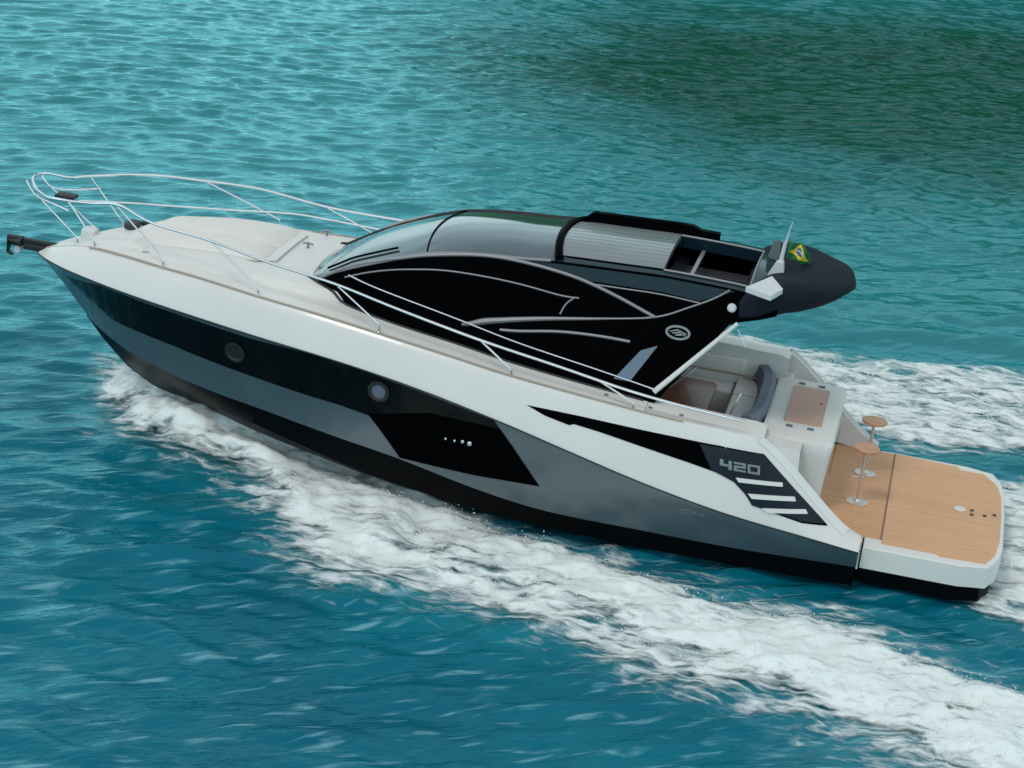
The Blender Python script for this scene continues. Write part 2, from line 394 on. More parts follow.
# stern quarter wing with louvres and number
wing = [(5.819, 1.891, 1.632), (5.173, 1.869, 1.610), (4.445, 1.850, 1.576), (3.723, 1.829, 1.552), (2.962, 1.804, 1.543), (2.536, 1.808, 1.183), (2.084, 1.814, 0.809), (2.386, 1.881, 0.806), (2.800, 1.906, 0.884), (2.996, 1.913, 0.924), (3.099, 1.903, 1.041), (3.249, 1.893, 1.160), (3.453, 1.884, 1.231), (3.796, 1.887, 1.291), (4.411, 1.893, 1.387), (4.907, 1.895, 1.468), (5.228, 1.898, 1.508), (5.284, 1.906, 1.486), (5.586, 1.904, 1.548)]
for s in (1, -1):
    w_ = drape(xz(wing), Wt, .006, .03, .05, s).build('quarter_panel', M_black, yacht, angle=60)
    lv = [(3.720, 1.833, 1.535), (2.961, 1.805, 1.537), (2.536, 1.808, 1.183), (2.112, 1.810, 0.834), (2.390, 1.876, 0.829), (2.779, 1.902, 0.900), (2.996, 1.913, 0.924), (3.087, 1.902, 1.043), (3.251, 1.891, 1.172), (3.528, 1.883, 1.254)]
    drape(xz(lv), Wt, .017, .02, .05, s).build('louvre_recess', M_louver, w_, angle=60)
    for bar in ([(3.236, 1.883, 1.223), (2.688, 1.824, 1.249), (2.679, 1.833, 1.203), (3.193, 1.888, 1.176)], [(3.066, 1.899, 1.059), (2.522, 1.827, 1.104), (2.501, 1.836, 1.054), (3.010, 1.903, 1.007)], [(2.876, 1.907, 0.914), (2.370, 1.830, 0.976), (2.338, 1.838, 0.928), (2.798, 1.907, 0.873)]):
        drape(xz(bar), Wt, .028, .02, .06, s).build('louvre_blade', M_white, w_, angle=60)
    # 4 2 0 in wide strokes
    g = MB(); ox = 3.545; oz = 1.455; cw = .155; chh = .105; th = .026
    ux = [(3.458, 1.853, 1.397), (2.959, 1.836, 1.396)]
    ox, oz = ux[0][0], ux[0][2]+.03; slope = (ux[1][2]-ux[0][2])/(ux[0][0]-ux[1][0]); cw = (ux[0][0]-ux[1][0])/3.45
    strokes = {'4': [(0, .5, .30, 1), (0, .30, 1, .56), (.72, 0, 1, 1)], '2': [(0, .78, 1, 1), (.75, .5, 1, 1), (0, .4, 1, .62), (0, 0, .25, .5), (0, 0, 1, .22)],
               '0': [(0, .78, 1, 1), (0, 0, 1, .22), (0, 0, .2, 1), (.8, 0, 1, 1)]}
    for i, ch in enumerate('420'):
        for (a0, b0, a1, b1) in strokes[ch]:
            q = []
            for a, b in ((a0, b0), (a1, b0), (a1, b1), (a0, b1)):
                u = (i*1.15+a+.12*(1-b))*cw; u = u if s > 0 else 3.4*cw-u
                q.append((ox-u, oz+slope*u-.125+b*.105))
            drape(q, Wt, .024, .008, .08, s, g)
    g.build('number_lettering', M_chip, w_, smooth=False)
    fl = MB()      # white edge frame running down to the platform
    rows = []
    for k in range(25):
        t = k/24; x = 3.02-1.17*t; z = z0(x)
        rows.append([(x+.035, s*(Wt(x+.03, z-.03)+.006), z-.02), (x, s*(Wt(x, z)+.012), z+.02), (x-.02, s*(Wt(x, z)-.045), z+.025), (x+.06, s*(Wt(x, z)-.06), z-.1)])
    fl.grid(rows, True); fl.build('quarter_frame', M_white, yacht, angle=50)

# swim platform
def outline(w, aft, fore, rc=.34, inset=0):
    p = [(fore, w), (rc+aft+.15, w*.995), (aft+.16, w-.10), (aft+.05, w-.36), (aft, w-.75), (aft-.01, 0)]
    p = [(a, b) for a, b in p]
    return p+[(a, -b) for a, b in reversed(p[:-1])]
pl = outline(1.66, 0.0, 1.64)
sw = MB().prism(pl, .29, .565, .015).build('swim_platform', M_white, yacht, angle=30)
MB().prism([(a+.05 if a < 1.5 else a-.02, b*.97) for a, b in pl], .09, .289).build('platform_hull', M_anti, yacht)
tk = [(1.435, 1.48), (.78, 1.47), (.74, 1.53), (.20, 1.48), (.10, 1.20), (.045, .75), (.035, 0), (.045, -.75), (.10, -1.15), (.28, -1.47), (.58, -1.47), (.62, -1.57), (1.435, -1.62)]
MB().prism(tk, .560, .569).build('teak_inlay', M_teak, sw, smooth=False)
g = MB()
for (x, y, r) in ((.55, -.10, .075),): g.lathe((x, y, .569), [(r, 0), (r, .008), (r*.8, .012)], 20)
g.build('shower_hatch', M_white, sw)
for (x, y) in ((.40, .02), (.40, -.12), (.24, -.02), (.12, -.10)):
    MB().box(x-.022, x+.022, y-.03, y+.03, .569, .578, .004).build('deck_fitting', M_dark, sw)
MB().tube([(-.03, 1.15, .5), (-.10, 1.2, .52), (-.12, 1.28, .5)], .012).build('stern_hook', M_steel, sw)
# aft well of the main hull: floor between seam and transom box, on the same level
well = MB().prism([(1.66, 1.74), (1.66, -1.74), (3.05, -1.74), (3.05, 1.74)], .30, .55).build('aft_well', M_white, yacht, smooth=False)
MB().prism([(1.455, 1.36), (1.455, -1.60), (2.34, -1.58), (2.34, 1.30), (2.05, 1.36)], .549, .571).build('teak_inlay', M_teak3, well, smooth=False)
MB().prism([(1.60, 1.60), (1.60, -1.60), (1.655, -1.60), (1.655, 1.60)], .30, .50).build('seam_seal', M_rubber, yacht, smooth=False)
MB().box(1.436, 1.454, -1.60, 1.36, .565, .578, .003).build('seam_lip', M_mahog, sw)
# transom box with rosy panel on top
def boxloft(name, secs, m, parent, ang=40):      # secs: list of (z, polygon xy)
    g = MB(); g.grid([[(x, y, z) for x, y in poly] for z, poly in secs], True); n = len(secs[0][1]); k = len(g.v)
    g.f.append(tuple(range(k-n, k))); return g.build(name, m, parent, angle=ang)
def rr(x0_, x1_, a0, a1, r, n=5):
    p = []
    for cx, cy, s in ((x1_-r, a1-r, 0), (x0_+r, a1-r, 90), (x0_+r, a0+r, 180), (x1_-r, a0+r, 270)):
        for k in range(n+1): a = R(s+90*k/n); p.append((cx+r*math.cos(a), cy+r*math.sin(a)))
    return p
tb = boxloft('transom_box', [(.55, rr(2.27, 3.12, -1.15, .92, .08)), (.95, rr(2.25, 3.12, -1.2, .94, .10)), (1.30, rr(2.22, 3.12, -1.25, .96, .10)), (1.44, rr(2.20, 3.10, -1.25, .96, .10)), (1.48, rr(2.22, 3.09, -1.24, .94, .1)), (1.495, rr(2.26, 3.06, -1.2, .9, .1))], M_white, yacht)
MB().prism(rr(2.40, 2.86, -.90, .43, .03, 3), 1.48, 1.520, .004).build('sunpad_panel', M_teak2, tb, smooth=False)
MB().lathe((2.47, -.35, 1.52), [(.018, 0), (.018, .006)], 12).build('panel_latch', M_dark, tb)
for y in (-1.05, .58):
    for x in (2.52, 2.78): MB().box(x-.04, x+.04, y-.03, y+.03, 1.485, 1.51, .008).build('hinge', M_bluegrey, tb)
for (ya, yb_) in ((.10, .42), (-.62, -.34)):
    g = MB(); g.grid([[(2.175+(1.3-z)*.08, y, z) for y in (ya, ya+.04, yb_-.04, yb_)] for z in (.84, .9, 1.16, 1.22)])
    g.grid([[(2.179+(1.3-z)*.08, y, z) for y in (ya, yb_)] for z in (.84, 1.22)]); g.build('transom_vent', M_bluegrey, tb)
# steps on both sides of the box
for s, lo, hi in ((1, .97, 1.62), (-1, 1.26, 1.62)):
    for k, (xa, zt) in enumerate(((2.45, .85), (2.68, 1.15), (2.92, 1.45))):
        MB().box(xa, 3.14, s*lo, s*hi, .55+.001*k, zt, .015).build('step', M_white, yacht)
# port-quarter infill between box top and coaming
g = MB(); rows = []
for t in np.linspace(0, 1, 12):
    rows.append([(3.12-.55*t, .955+.0*t, 1.47-.02*t), (3.12-.55*t, 1.32, 1.50-.03*t), (3.14-.62*t, 1.60, 1.58-.62*t*t)])
g.grid(rows); g.build('stair_cover', M_white, yacht)

# cockpit
MB().box(3.06, 4.60, -1.5, 1.5, .88, .95).build('cockpit_sole', M_teak, yacht, smooth=False)
MB().box(3.02, 3.14, .9, 1.5, .93, 1.60, .03).build('boarding_gate', M_white, yacht)
g = MB(); g.box(3.14, 3.62, -1.29, .70, .95, 1.26, .05); g.build('aft_bench', M_seat, yacht)
g = MB()
for a, b in ((-1.25, -.6), (-.58, .06), (.08, .68)): g.box(3.24, 3.62, a, b, 1.25, 1.36, .035)
g.build('bench_cushion', M_seat, yacht)
g = MB(); rows = []
for t in np.linspace(0, 1, 18):      # curved blue grey backrest wrapping both ends
    y = -1.27+2.02*t; c = .12*(abs(2*t-1)**4)
    rows.append([(3.10+c, y, 1.24), (3.09+c, y, 1.54), (3.14+c, y, 1.59), (3.25+c, y, 1.57), (3.33+c, y, 1.28)])
g.grid(rows); g.add([rows[-1][i] for i in range(5)], [(0, 1, 2, 3, 4)]); g.add([rows[0][i] for i in range(5)], [(4, 3, 2, 1, 0)]); g.build('bench_backrest', M_bluegrey, yacht, angle=50)
g = MB(); g.box(3.64, 4.52, -1.29, -.80, .95, 1.30, .05); g.build('side_bench', M_seat, yacht)
MB().box(3.55, 4.5, -1.31, -1.2, 1.28, 1.62, .04).build('side_backrest', M_seat, yacht)
MB().box(3.30, 4.45, -1.195, -1.18, 1.40, 1.425).build('backrest_piping', M_tan, yacht)
tb_ = boxloft('cockpit_table', [(1.42, rr(3.82, 4.50, -.60, .55, .1)), (1.46, rr(3.82, 4.50, -.60, .55, .1))], M_mahog, yacht)
MB().lathe((4.15, -.05, .95), [(.14, 0), (.05, .03), (.05, .47)], 16).build('table_pedestal', M_steel, tb_)
MB().box(4.46, 4.60, -1.02, 1.02, .93, 2.95).build('aft_bulkhead', M_dark, yacht, smooth=False)

# cabin: front loft + side plates + glass dome
ZS = smooth_tab([(3.0, 3.17), (3.24, 3.18), (3.6, 3.215), (4.48, 3.235), (5.06, 3.215), (5.79, 3.185), (6.27, 3.14), (6.77, 3.105), (7.38, 3.015), (7.74, 2.90), (8.30, 2.675), (8.65, 2.50), (8.95, 2.34), (9.25, 2.17), (9.35, 2.13)])
def zs(x): return interp(ZS, x)
fx = [7.3+2.05*math.sin(a) for a in np.linspace(0, math.pi/2, 34)]
body = MB()
for s in (1, -1):
    body.grid([[(x, s*T(x, z), z) for z in np.linspace(min(z0(x)-.1, zs(x)-.05), zs(x), 10)] for x in fx])
side_poly = [(7.3, z0(7.3)-.05)]+[(x, z0(x)-.03) for x in (6.6, 6.0, 5.4, 4.9)]+[(4.36, 1.80)]+[(3.64, 2.83), (3.3, 2.93), (3.12, 3.0), (3.12, 3.175)]+[(x, zs(x)) for x in (3.4, 3.8, 4.2, 4.6, 5.06, 5.5, 5.9, 6.3, 6.7, 7.0, 7.3)]
cab = None
for s in (1, -1): drape(side_poly, T, 0, .07, .12, s, body)
body.build('cabin_side', M_black, yacht, angle=50)
dome = MB(); cols = [x for x in fx if x > 7.3]; dx = list(np.linspace(5.86, 7.3, 16))+cols
def crown(x): return .10 if x < 8.4 else .10*max(.0, (9.35-x)/.95)**.6
dome.grid([[(x, T(x, zs(x))*u, zs(x)+crown(x)*(1-u*u)+.002) for u in np.linspace(1, -1, 33)] for x in dx])
ws = dome.build('windshield', M_glass, yacht, angle=50)
# frame lines over the glass
def crownpt(x, u, o=0.012): return (x, T(x, zs(x))*u, zs(x)+crown(x)*(1-u*u)+o)
MB().tube([crownpt(7.42+.12*(1-u*u), u) for u in np.linspace(.99, -.99, 30)], .009, 6).build('glass_joint', M_black, ws)
MB().tube([crownpt(8.72-.25*t, .86-.1*t, .03) for t in np.linspace(0, 1, 8)]+[crownpt(8.45-.6*t, .75-.02*t, .03) for t in np.linspace(0, 1, 8)], .015, 6).build('wiper', M_black, ws)
for s in (1, -1):
    MB().tube([crownpt(x, s*.995, .0) for x in [9.3, 9.2, 9.05, 8.9, 8.6]+list(np.linspace(8.4, 5.9, 40))], .022 if s > 0 else .03, 8).build('roof_gutter', M_trim if s > 0 else M_rubber, ws)

# hardtop roof aft of the glass, a frame round the opening
roof = MB()
OW, OS = .88, -.60; XF, XA = 5.72, 3.50
def rz(x, u): return zs(x)+.10*(1-u*u)
for s, ow in ((1, OW), (-1, -OS)):
    roof.grid([[(x, s*T(x, zs(x))*u, rz(x, u)) for u in np.linspace(1, ow, 6)]+[(x, s*T(x, zs(x))*ow, rz(x, ow)-.14), (x, s*(T(x, zs(x))-.05), zs(x)-.14)] for x in np.linspace(3.12, 5.9, 26)], True)
roof.grid([[(x, T(x, zs(x))*u, rz(x, u)+.004) for x in (5.9, 5.80, XF)]+[(XF, T(XF, zs(XF))*u, rz(XF, u)-.1)] for u in np.linspace(OS-.02, OW+.02, 20)])
roof.grid([[(x, T(x, zs(x))*u, rz(x, u)+.004) for x in (XA, 3.3, 3.12)]+[(3.12, T(3.12, zs(3.12))*u, rz(3.12, u)-.14), (XA, T(XA, zs(XA))*u, rz(XA, u)-.14)] for u in np.linspace(OS-.02, OW+.02, 20)], True)
rf = roof.build('hardtop', M_navy, yacht, angle=40)
# bowed black bar between glass and sliding roof
MB().tube([(5.80+.14*(1-u*u), 1.0*u*.99, rz(5.8, u)+.012) for u in np.linspace(.97, -.97, 24)], .055, 8).build('roof_bar', M_black, rf)
# sliding slatted cover
sl = MB(); XS = 4.55
for k in range(12):
    u0, u1 = OS+(OW-OS)*k/12, OS+(OW-OS)*(k+.93)/12; w = .98
    rows = []
    for x in np.linspace(XS, 5.78+.13*(1-u0*u0), 10):
        rows.append([(x, u0*w, rz(x, u0)+.018), (x, (u0+.01)*w, rz(x, u0)+.028), (x, (u1-.01)*w, rz(x, u1)+.028), (x, u1*w, rz(x, u1)+.018)])
    sl.grid(rows)
sl.grid([[(x, u, rz(x, u)+.010) for u in np.linspace(OS, OW*.97, 8)] for x in (XS, XF)]+[[(XF, u, rz(XF, u)-.03) for u in np.linspace(OS, OW*.97, 8)]])
sl.grid([[(XS, u, rz(XS, u)+.012) for u in np.linspace(OS, OW*.97, 8)], [(XS, u, rz(XS, u)-.05) for u in np.linspace(OS, OW*.97, 8)]])
sl.build('sliding_sunroof', M_sunroof, rf, angle=20)
# steel trims of the opening
MB().tube([(x, OW*.99, rz(x, OW)+.012) for x in np.linspace(XS, XA, 10)]+[(XA, u, rz(XA, u)+.014) for u in np.linspace(OW-.03, OS+.03, 12)]+[(x, OS*.99, rz(x, OS)+.012) for x in np.linspace(XA, XF, 14)], .014, 6).build('opening_trim', M_trim, rf)
# raised black rail on the starboard roof edge
g = MB()
for (xa, xb, y, h) in ((5.86, 4.1, -.86, .14),):
    g.grid([[(x, y-.06, rz(x, .9)), (x, y-.05, rz(x, .9)+h*min(1, (xa-x)/.15+.3)*(1 if x > 4.4 else .7)), (x, y+.05, rz(x, .9)+h*min(1, (xa-x)/.15+.3)*(1 if x > 4.4 else .7)), (x, y+.10, rz(x, .9))] for x in np.linspace(xa, xb, 16)], True)
g.build('roof_rail', M_black, rf, angle=30)
# inside seen through the opening
MB().box(4.61, 7.6, -1.1, 1.1, 1.9, 1.95).build('saloon_floor', M_dark, yacht, smooth=False)
MB().box(3.52, 4.50, .50, .84, 2.98, 3.10, .01).build('headliner', M_seat, rf)
MB().box(3.52, 4.55, -.60, -.30, 2.90, 2.94, .01).build('headliner', M_dark, rf)
MB().box(3.62, 4.6, -.90, .90, 2.74, 2.80, .01).build('aft_awning_track', M_dark, rf)
g = MB().box(4.22, 4.27, -.55, .82, 3.14, 3.18, .01); g.build('roof_beam', M_trim, rf)

# trim lines on the cabin sides
arch = [(8.872, 0.851, 2.267), (8.781, 0.888, 2.400), (8.377, 1.018, 2.666), (7.993, 1.069, 2.821), (7.744, 1.076, 2.900), (7.379, 1.060, 2.999), (6.770, 1.026, 3.099), (6.273, 1.022, 3.111), (5.642, 1.042, 3.053), (5.127, 1.081, 2.937), (4.542, 1.144, 2.754)]
arch2 = [(8.420, 1.044, 2.523), (8.097, 1.099, 2.662), (7.719, 1.122, 2.770), (7.224, 1.111, 2.850), (6.725, 1.105, 2.868), (6.223, 1.110, 2.853), (5.719, 1.125, 2.809), (5.485, 1.123, 2.814)]
hook = [(5.544, 1.127, 2.804), (5.627, 1.155, 2.721), (5.677, 1.197, 2.597)]
low = [(6.838, 1.303, 2.284), (6.718, 1.292, 2.316), (6.506, 1.270, 2.381), (5.907, 1.228, 2.506), (5.190, 1.187, 2.627), (4.542, 1.144, 2.754), (4.151, 1.082, 2.934), (3.878, 1.032, 3.083), (3.720, 0.992, 3.201)]
low2 = [(6.365, 1.298, 2.300), (6.121, 1.290, 2.325), (5.639, 1.264, 2.401), (5.152, 1.253, 2.431), (4.784, 1.254, 2.431)]
glass_poly = xz([(8.610, 1.006, 2.347), (8.347, 1.072, 2.519), (8.093, 1.105, 2.645), (7.715, 1.128, 2.753), (7.221, 1.117, 2.833), (6.722, 1.111, 2.851), (6.220, 1.116, 2.836), (5.716, 1.129, 2.798), (5.566, 1.132, 2.789), (5.675, 1.201, 2.585), (5.910, 1.222, 2.523), (6.510, 1.263, 2.404), (6.745, 1.290, 2.323), (6.838, 1.303, 2.284), (7.390, 1.263, 2.401), (7.926, 1.189, 2.487), (8.326, 1.110, 2.416)])
roofline = [(5.385, 1.061, 2.998), (5.018, 1.058, 3.007), (4.532, 1.053, 3.019), (4.043, 1.061, 2.998)]
for s in (1, -1):
    for nm, l, r in (('arch_trim', arch, .022), ('window_trim', arch2, .011), ('window_trim', hook, .011), ('belt_trim', low2, .019), ('roof_crease', roofline, .010)):
        p = cr_line(l, 6); MB().tube(on(p, T, .006, s), r, 6).build(nm, M_trim, yacht)
    p = cr_line(low, 6); n = len(p); MB().tube(on(p, T, .006, s), [.012+.03*max(0, 1-abs(i/n-.22)/.3) for i in range(n)], 6).build('belt_trim', M_trim, yacht)
    drape(glass_poly, T, .003, .01, .1, s).build('side_window', M_sideglass, yacht, angle=60)
    fin = xz([(4.895, 1.403, 1.991), (4.636, 1.278, 2.358), (4.445, 1.249, 2.443), (4.699, 1.403, 1.991)])
    drape(fin, lambda x, z: T(x, z), .02, .03, .1, s).build('glazed_fin', mat('tinted_fin', (.10, .13, .18), .12, metal=.4, coat=.5) if s > 0 else bpy.data.materials['tinted_fin'], yacht)
    # navy roof flank above the arch
    flank = xz([(6.692, 1.032, 3.083), (5.786, 1.007, 3.157), (5.053, 0.997, 3.186), (4.471, 0.990, 3.207), (3.658, 0.994, 3.194), (3.847, 1.022, 3.111), (4.047, 1.053, 3.020), (4.538, 1.044, 3.047), (5.024, 1.048, 3.035), (5.452, 1.051, 3.027), (5.647, 1.034, 3.076), (5.961, 1.024, 3.105), (6.277, 1.016, 3.128)])
    drape(flank, T, .004, .01, .1, s).build('roof_flank', M_navy, yacht, angle=60)
    # oval emblem and round light
    (ex, _, ez), (lx, _, lz) = [(4.237, 1.187, 2.627), (3.658, 1.058, 3.006)]
    g = MB()
    g.grid([[(ex+a*math.cos(t), s*(T(ex, ez+b*math.sin(t))+o), ez+b*math.sin(t)) for t in np.linspace(0, 2*math.pi, 32, endpoint=False)] for a, b, o in ((.155, .085, .002), (.15, .08, .014), (.125, .06, .014), (.12, .056, .004))], True)
    for (q0, q1) in (((-.10, .0), (.0, .035)), ((0, .035), (.10, -.005)), ((-.07, -.02), (.03, .01)), ((.03, .01), (.09, -.03)), ((-.03, -.035), (.05, -.02))):
        g.tube([(ex-q0[0], s*(T(ex, ez)+.008), ez+q0[1]), (ex-q1[0], s*(T(ex, ez)+.008), ez+q1[1])], [.006, .014], 5)
    g.build('oval_emblem', M_chip, yacht)
    MB().lathe((lx, s*(T(lx, lz)-.0), lz), [(.055, 0), (.055, .02), (.04, .035), (.01, .038)], 20, (0, s, .3)).build('round_light', M_antenna, yacht)
    # white pillar along the buttress and the small hand rails beside it
    q = on([(4.393, 1.426, 1.923), (3.556, 1.110, 2.852)], T, .02)
    MB().tube([(p[0], s*p[1], p[2]) for p in q], [.035, .025], 8).build('buttress_pillar', M_white, yacht)
    q = [(4.304, 1.150, 1.852), (3.954, 1.150, 2.229)]
    MB().tube([(p[0], s*p[1], p[2]) for p in q], .009, 6).build('hand_rail', M_steel, yacht)
    # hand rail along cabin side
    q = cr_line([(8.359, 1.051, 2.575), (7.931, 1.181, 2.510), (6.926, 1.281, 2.351), (6.097, 1.332, 2.201), (5.081, 1.379, 2.063), (4.388, 1.412, 1.964)], 5)
    MB().tube([(p[0], s*(p[1]+.05), p[2]) for p in q], .011, 6).build('hand_rail', M_steel, yacht)
    # dark gasket foot of the cabin
    MB().tube([(x, s*(T(x, z0(x))+.01), deck_z(x, T(x, z0(x)))+.01) for x in list(np.linspace(4.5, 9.0, 40))], .016, 6).build('cabin_gasket', M_rubber, yacht)

# folded canvas awning hanging off the aft end of the hardtop
prof = [(3.62, 2.80), (3.3, 2.85), (2.95, 2.93), (2.65, 3.02), (2.42, 3.12), (2.30, 3.23), (2.34, 3.32), (2.6, 3.38), (2.85, 3.39), (3.15, 3.35), (3.45, 3.24), (3.6, 3.08)]
g = MB(); rows = []
for k in range(29):
    t = -1+2*k/28; y = 1.10*math.copysign(1-(1-abs(t))**1.6, t)
    e = max(.05, (1-abs(t)**7)); r = []
    for j in range(len(prof)*3):
        i = j//3; f = (j % 3)/3; a = prof[i]; b = prof[(i+1) % len(prof)]
        x = a[0]+(b[0]-a[0])*f; z = a[1]+(b[1]-a[1])*f; cx, cz = 3.1, 3.08
        dn = .018*noise.noise(Vector((x*6, y*3, z*6)))
        xa = 2.30+.85*abs(y/1.1)**2.6; x = 3.62-(3.62-x)*(3.62-xa)/1.32
        r.append((cx+(x-cx)*(.82+.18*e)+dn-.0, y, cz+(z-cz)*(.35+.65*e)-.02*(1-e)+dn))
    rows.append(r)
g.grid(rows, True); n = len(rows[0]); g.f.append(tuple(range(n))); g.f.append(tuple(range(len(g.v)-n, len(g.v))))
aw = g.build('canvas_awning', M_fabric, yacht, angle=70)

# white mast foot, fin, mast and aerials
mast = MB()
bp_ = [(3.507, 1.413, 3.400), (3.192, 1.593, 3.400), (3.090, 1.236, 3.400), (3.269, 0.789, 3.400)]
mast.add([p for p in bp_]+[(p[0], p[1], p[2]-.06) for p in bp_], [(0, 1, 2, 3), (7, 6, 5, 4), (0, 4, 5, 1), (1, 5, 6, 2), (2, 6, 7, 3), (3, 7, 4, 0)])
mf = mast.build('mast_foot', M_antenna, yacht, angle=20)
fn = [(3.441, 0.350, 3.090), (3.127, 0.350, 3.122), (3.182, 0.350, 3.469), (3.267, 0.350, 3.466)]
g = MB(); g.add([(p[0], p[1]+.05, p[2]) for p in fn]+[(p[0], p[1]-.05, p[2]) for p in fn], [(0, 1, 2, 3), (7, 6, 5, 4), (0, 4, 5, 1), (1, 5, 6, 2), (2, 6, 7, 3), (3, 7, 4, 0)]); g.build('mast_fin', M_antenna, mf, angle=20)
q = [(3.225, 0.300, 3.396), (3.210, 0.300, 3.690), (3.157, 0.300, 3.964)]
MB().tube([q[0], q[1]], [.03, .018], 8).build('mast_pole', M_antenna, mf)
MB().tube([q[1], q[2]], [.010, .006], 6).build('whip_aerial', M_antenna, mf)
q = [(3.427, -0.300, 3.322), (3.269, -0.300, 3.272), (3.301, -0.300, 3.552), (3.386, -0.300, 3.536)]
g = MB(); g.add([(p[0], p[1]+.03, p[2]) for p in q]+[(p[0], p[1]-.03, p[2]) for p in q], [(0, 1, 2, 3), (7, 6, 5, 4), (0, 4, 5, 1), (1, 5, 6, 2), (2, 6, 7, 3), (3, 7, 4, 0)]); g.build('wind_deflector', M_sunroof, mf, angle=20)
(ax_, ay_, az_), = [(3.248, 1.095, 3.330)]
MB().lathe((ax_, ay_, az_-.04), [(.035, 0), (.035, .05), (.02, .065)], 14).build('satellite_puck', M_dark, mf)

# foredeck
def pad(name, x0_, x1_, a0, a1, h=.10):
    g = MB(); nx, ny = 16, 12; rows = []
    for i in range(nx+1):
        r = []
        for j in range(ny+1):
            u, v = i/nx, j/ny; x = x0_+(x1_-x0_)*u; y = a0+(a1-a0)*v
            e = min(1, min(u, 1-u)*nx/1.6)**.5*min(1, min(v, 1-v)*ny/1.6)**.5
            r.append((x, y, deck_z(x, y)+.005+h*e))
        rows.append(r)
    g.grid(rows); return g.build(name, M_cushion, yacht, angle=60)
pad('sunpad', 9.62, 11.35, .012, .62, .065); pad('sunpad', 9.62, 11.35, -.98, -.012, .065)
MB().tube([(9.46, y, deck_z(9.46, y)+.02) for y in np.linspace(-.75, .55, 12)]+[(9.7, .68, deck_z(9.7, .68)+.012), (11.2, .68, deck_z(11.2, .68)+.012)], .008, 5).build('deck_recess_line', M_line, yacht)
MB().box(11.62, 11.78, -.36, -.12, 2.24, 2.33, .03).build('windlass', M_dark, yacht)
MB().box(11.50, 11.66, -.50, -.42, 2.22, 2.29, .03).build('windlass', M_rubber, yacht)
for (x, y) in ((9.30, -.25), (9.28, -1.02)):
    MB().tube([(x-.07, y, deck_z(x, y)+.06), (x, y, deck_z(x, y)+.075), (x+.07, y, deck_z(x, y)+.06)], .014, 6).tube([(x, y, deck_z(x, y)), (x, y, deck_z(x, y)+.07)], .018, 6).build('cleat', M_trim, yacht)
for px in ([(4.933, 1.770, 1.955)])[:1]+([(4.387, 1.767, 1.933)]) + ([(4.009, 1.762, 1.803)]):
    for s in (1, -1):
        MB().lathe((px[0], s*1.60, deck_z(px[0], 1.58)-.0 if px[0] > 4.4 else z0(px[0])), [(.028, 0), (.028, .012), (.01, .02)], 14).build('deck_filler', M_trim, yacht)
# bow roller
g = MB(); g.box(12.55, 13.10, -.06, .06, 1.78, 1.86, .02); g.build('bow_roller', M_rubber, yacht)

# guard rails
tS = [(12.850, 0.000, 2.754), (12.579, -0.176, 2.792), (12.349, -0.289, 2.825), (11.664, -0.668, 2.866), (11.005, -0.977, 2.823), (10.316, -1.229, 2.769), (9.465, -1.464, 2.615), (8.798, -1.595, 2.565), (8.297, -1.661, 2.551)]
tP = [(11.507, 0.749, 2.829), (10.980, 0.987, 2.753), (10.087, 1.300, 2.760), (9.247, 1.513, 2.686), (8.372, 1.653, 2.617), (7.521, 1.729, 2.466), (6.501, 1.767, 2.288), (5.503, 1.770, 2.137), (4.637, 1.769, 2.000), (3.907, 1.760, 1.924), (3.244, 1.765, 1.885)]
mS = [(12.474, -0.230, 2.476), (12.358, -0.285, 2.483), (11.876, -0.552, 2.472), (11.287, -0.854, 2.451), (10.647, -1.116, 2.447), (9.910, -1.351, 2.468), (9.451, -1.467, 2.441), (8.957, -1.569, 2.403), (8.551, -1.630, 2.374)]
nose = [(13.012, 0.100, 2.689), (12.898, 0.100, 2.648), (12.727, 0.100, 2.569)]
nose2 = [(13.111, -0.120, 2.694)]
port = cr_line([(12.98, .02, 2.79), (12.96, .14, 2.77)]+[tuple(p) for p in [(12.817, 0.320, 2.715), (12.661, 0.320, 2.635)]]+[tuple(p) for p in [(12.337, 0.500, 2.689)]]+[tuple(p) for p in [(11.988, 0.486, 2.706)]]+[tuple(p) for p in tP], 6)
star = cr_line([(12.98, -.02, 2.78), (12.93, -.22, 2.78)]+[tuple(p) for p in tS[1:]], 6)
MB().tube(port, .017, 8).build('guard_rail', M_steel, yacht)
MB().tube(star, .017, 8).build('guard_rail', M_steel, yacht)
MB().tube(cr_line(mS, 6), .014, 8).build('mid_rail', M_steel, yacht)
MB().tube(cr_line([(p[0], -p[1], p[2]) for p in mS[:4]]+[(10.2, 1.30, 2.52), (9.4, 1.48, 2.46)], 6)[:1] + cr_line([(11.010, 0.974, 2.731), (10.244, 1.252, 2.693), (9.592, 1.434, 2.653)], 6), .009, 8).build('mid_rail', M_steel, yacht) if False else None
def stanchion(foot, topp):
    f = Vector(foot); t = Vector(topp); k = f+Vector((0, 0, .09)); m = k+(t-k)*.12+Vector((.02, 0, .02))
    g = MB(); g.tube(cr_line([f, k, m, t], 5), .012, 8); g.lathe(f, [(.03, -.005), (.03, .01), (.015, .02)], 12)
    g.build('stanchion', M_steel, yacht)
F = [(10.786, 1.064, 2.244), (9.389, 1.482, 2.239), (7.768, 1.712, 2.134), (6.086, 1.770, 1.897), (4.581, 1.769, 1.762)]
Tt = [(11.575, 0.715, 2.828), (10.087, 1.300, 2.760), (8.358, 1.654, 2.614), (6.501, 1.767, 2.288), (5.032, 1.770, 2.063)]
for a, b in zip(F, Tt): stanchion((a[0], a[1]-.02, a[2]-.01), b)
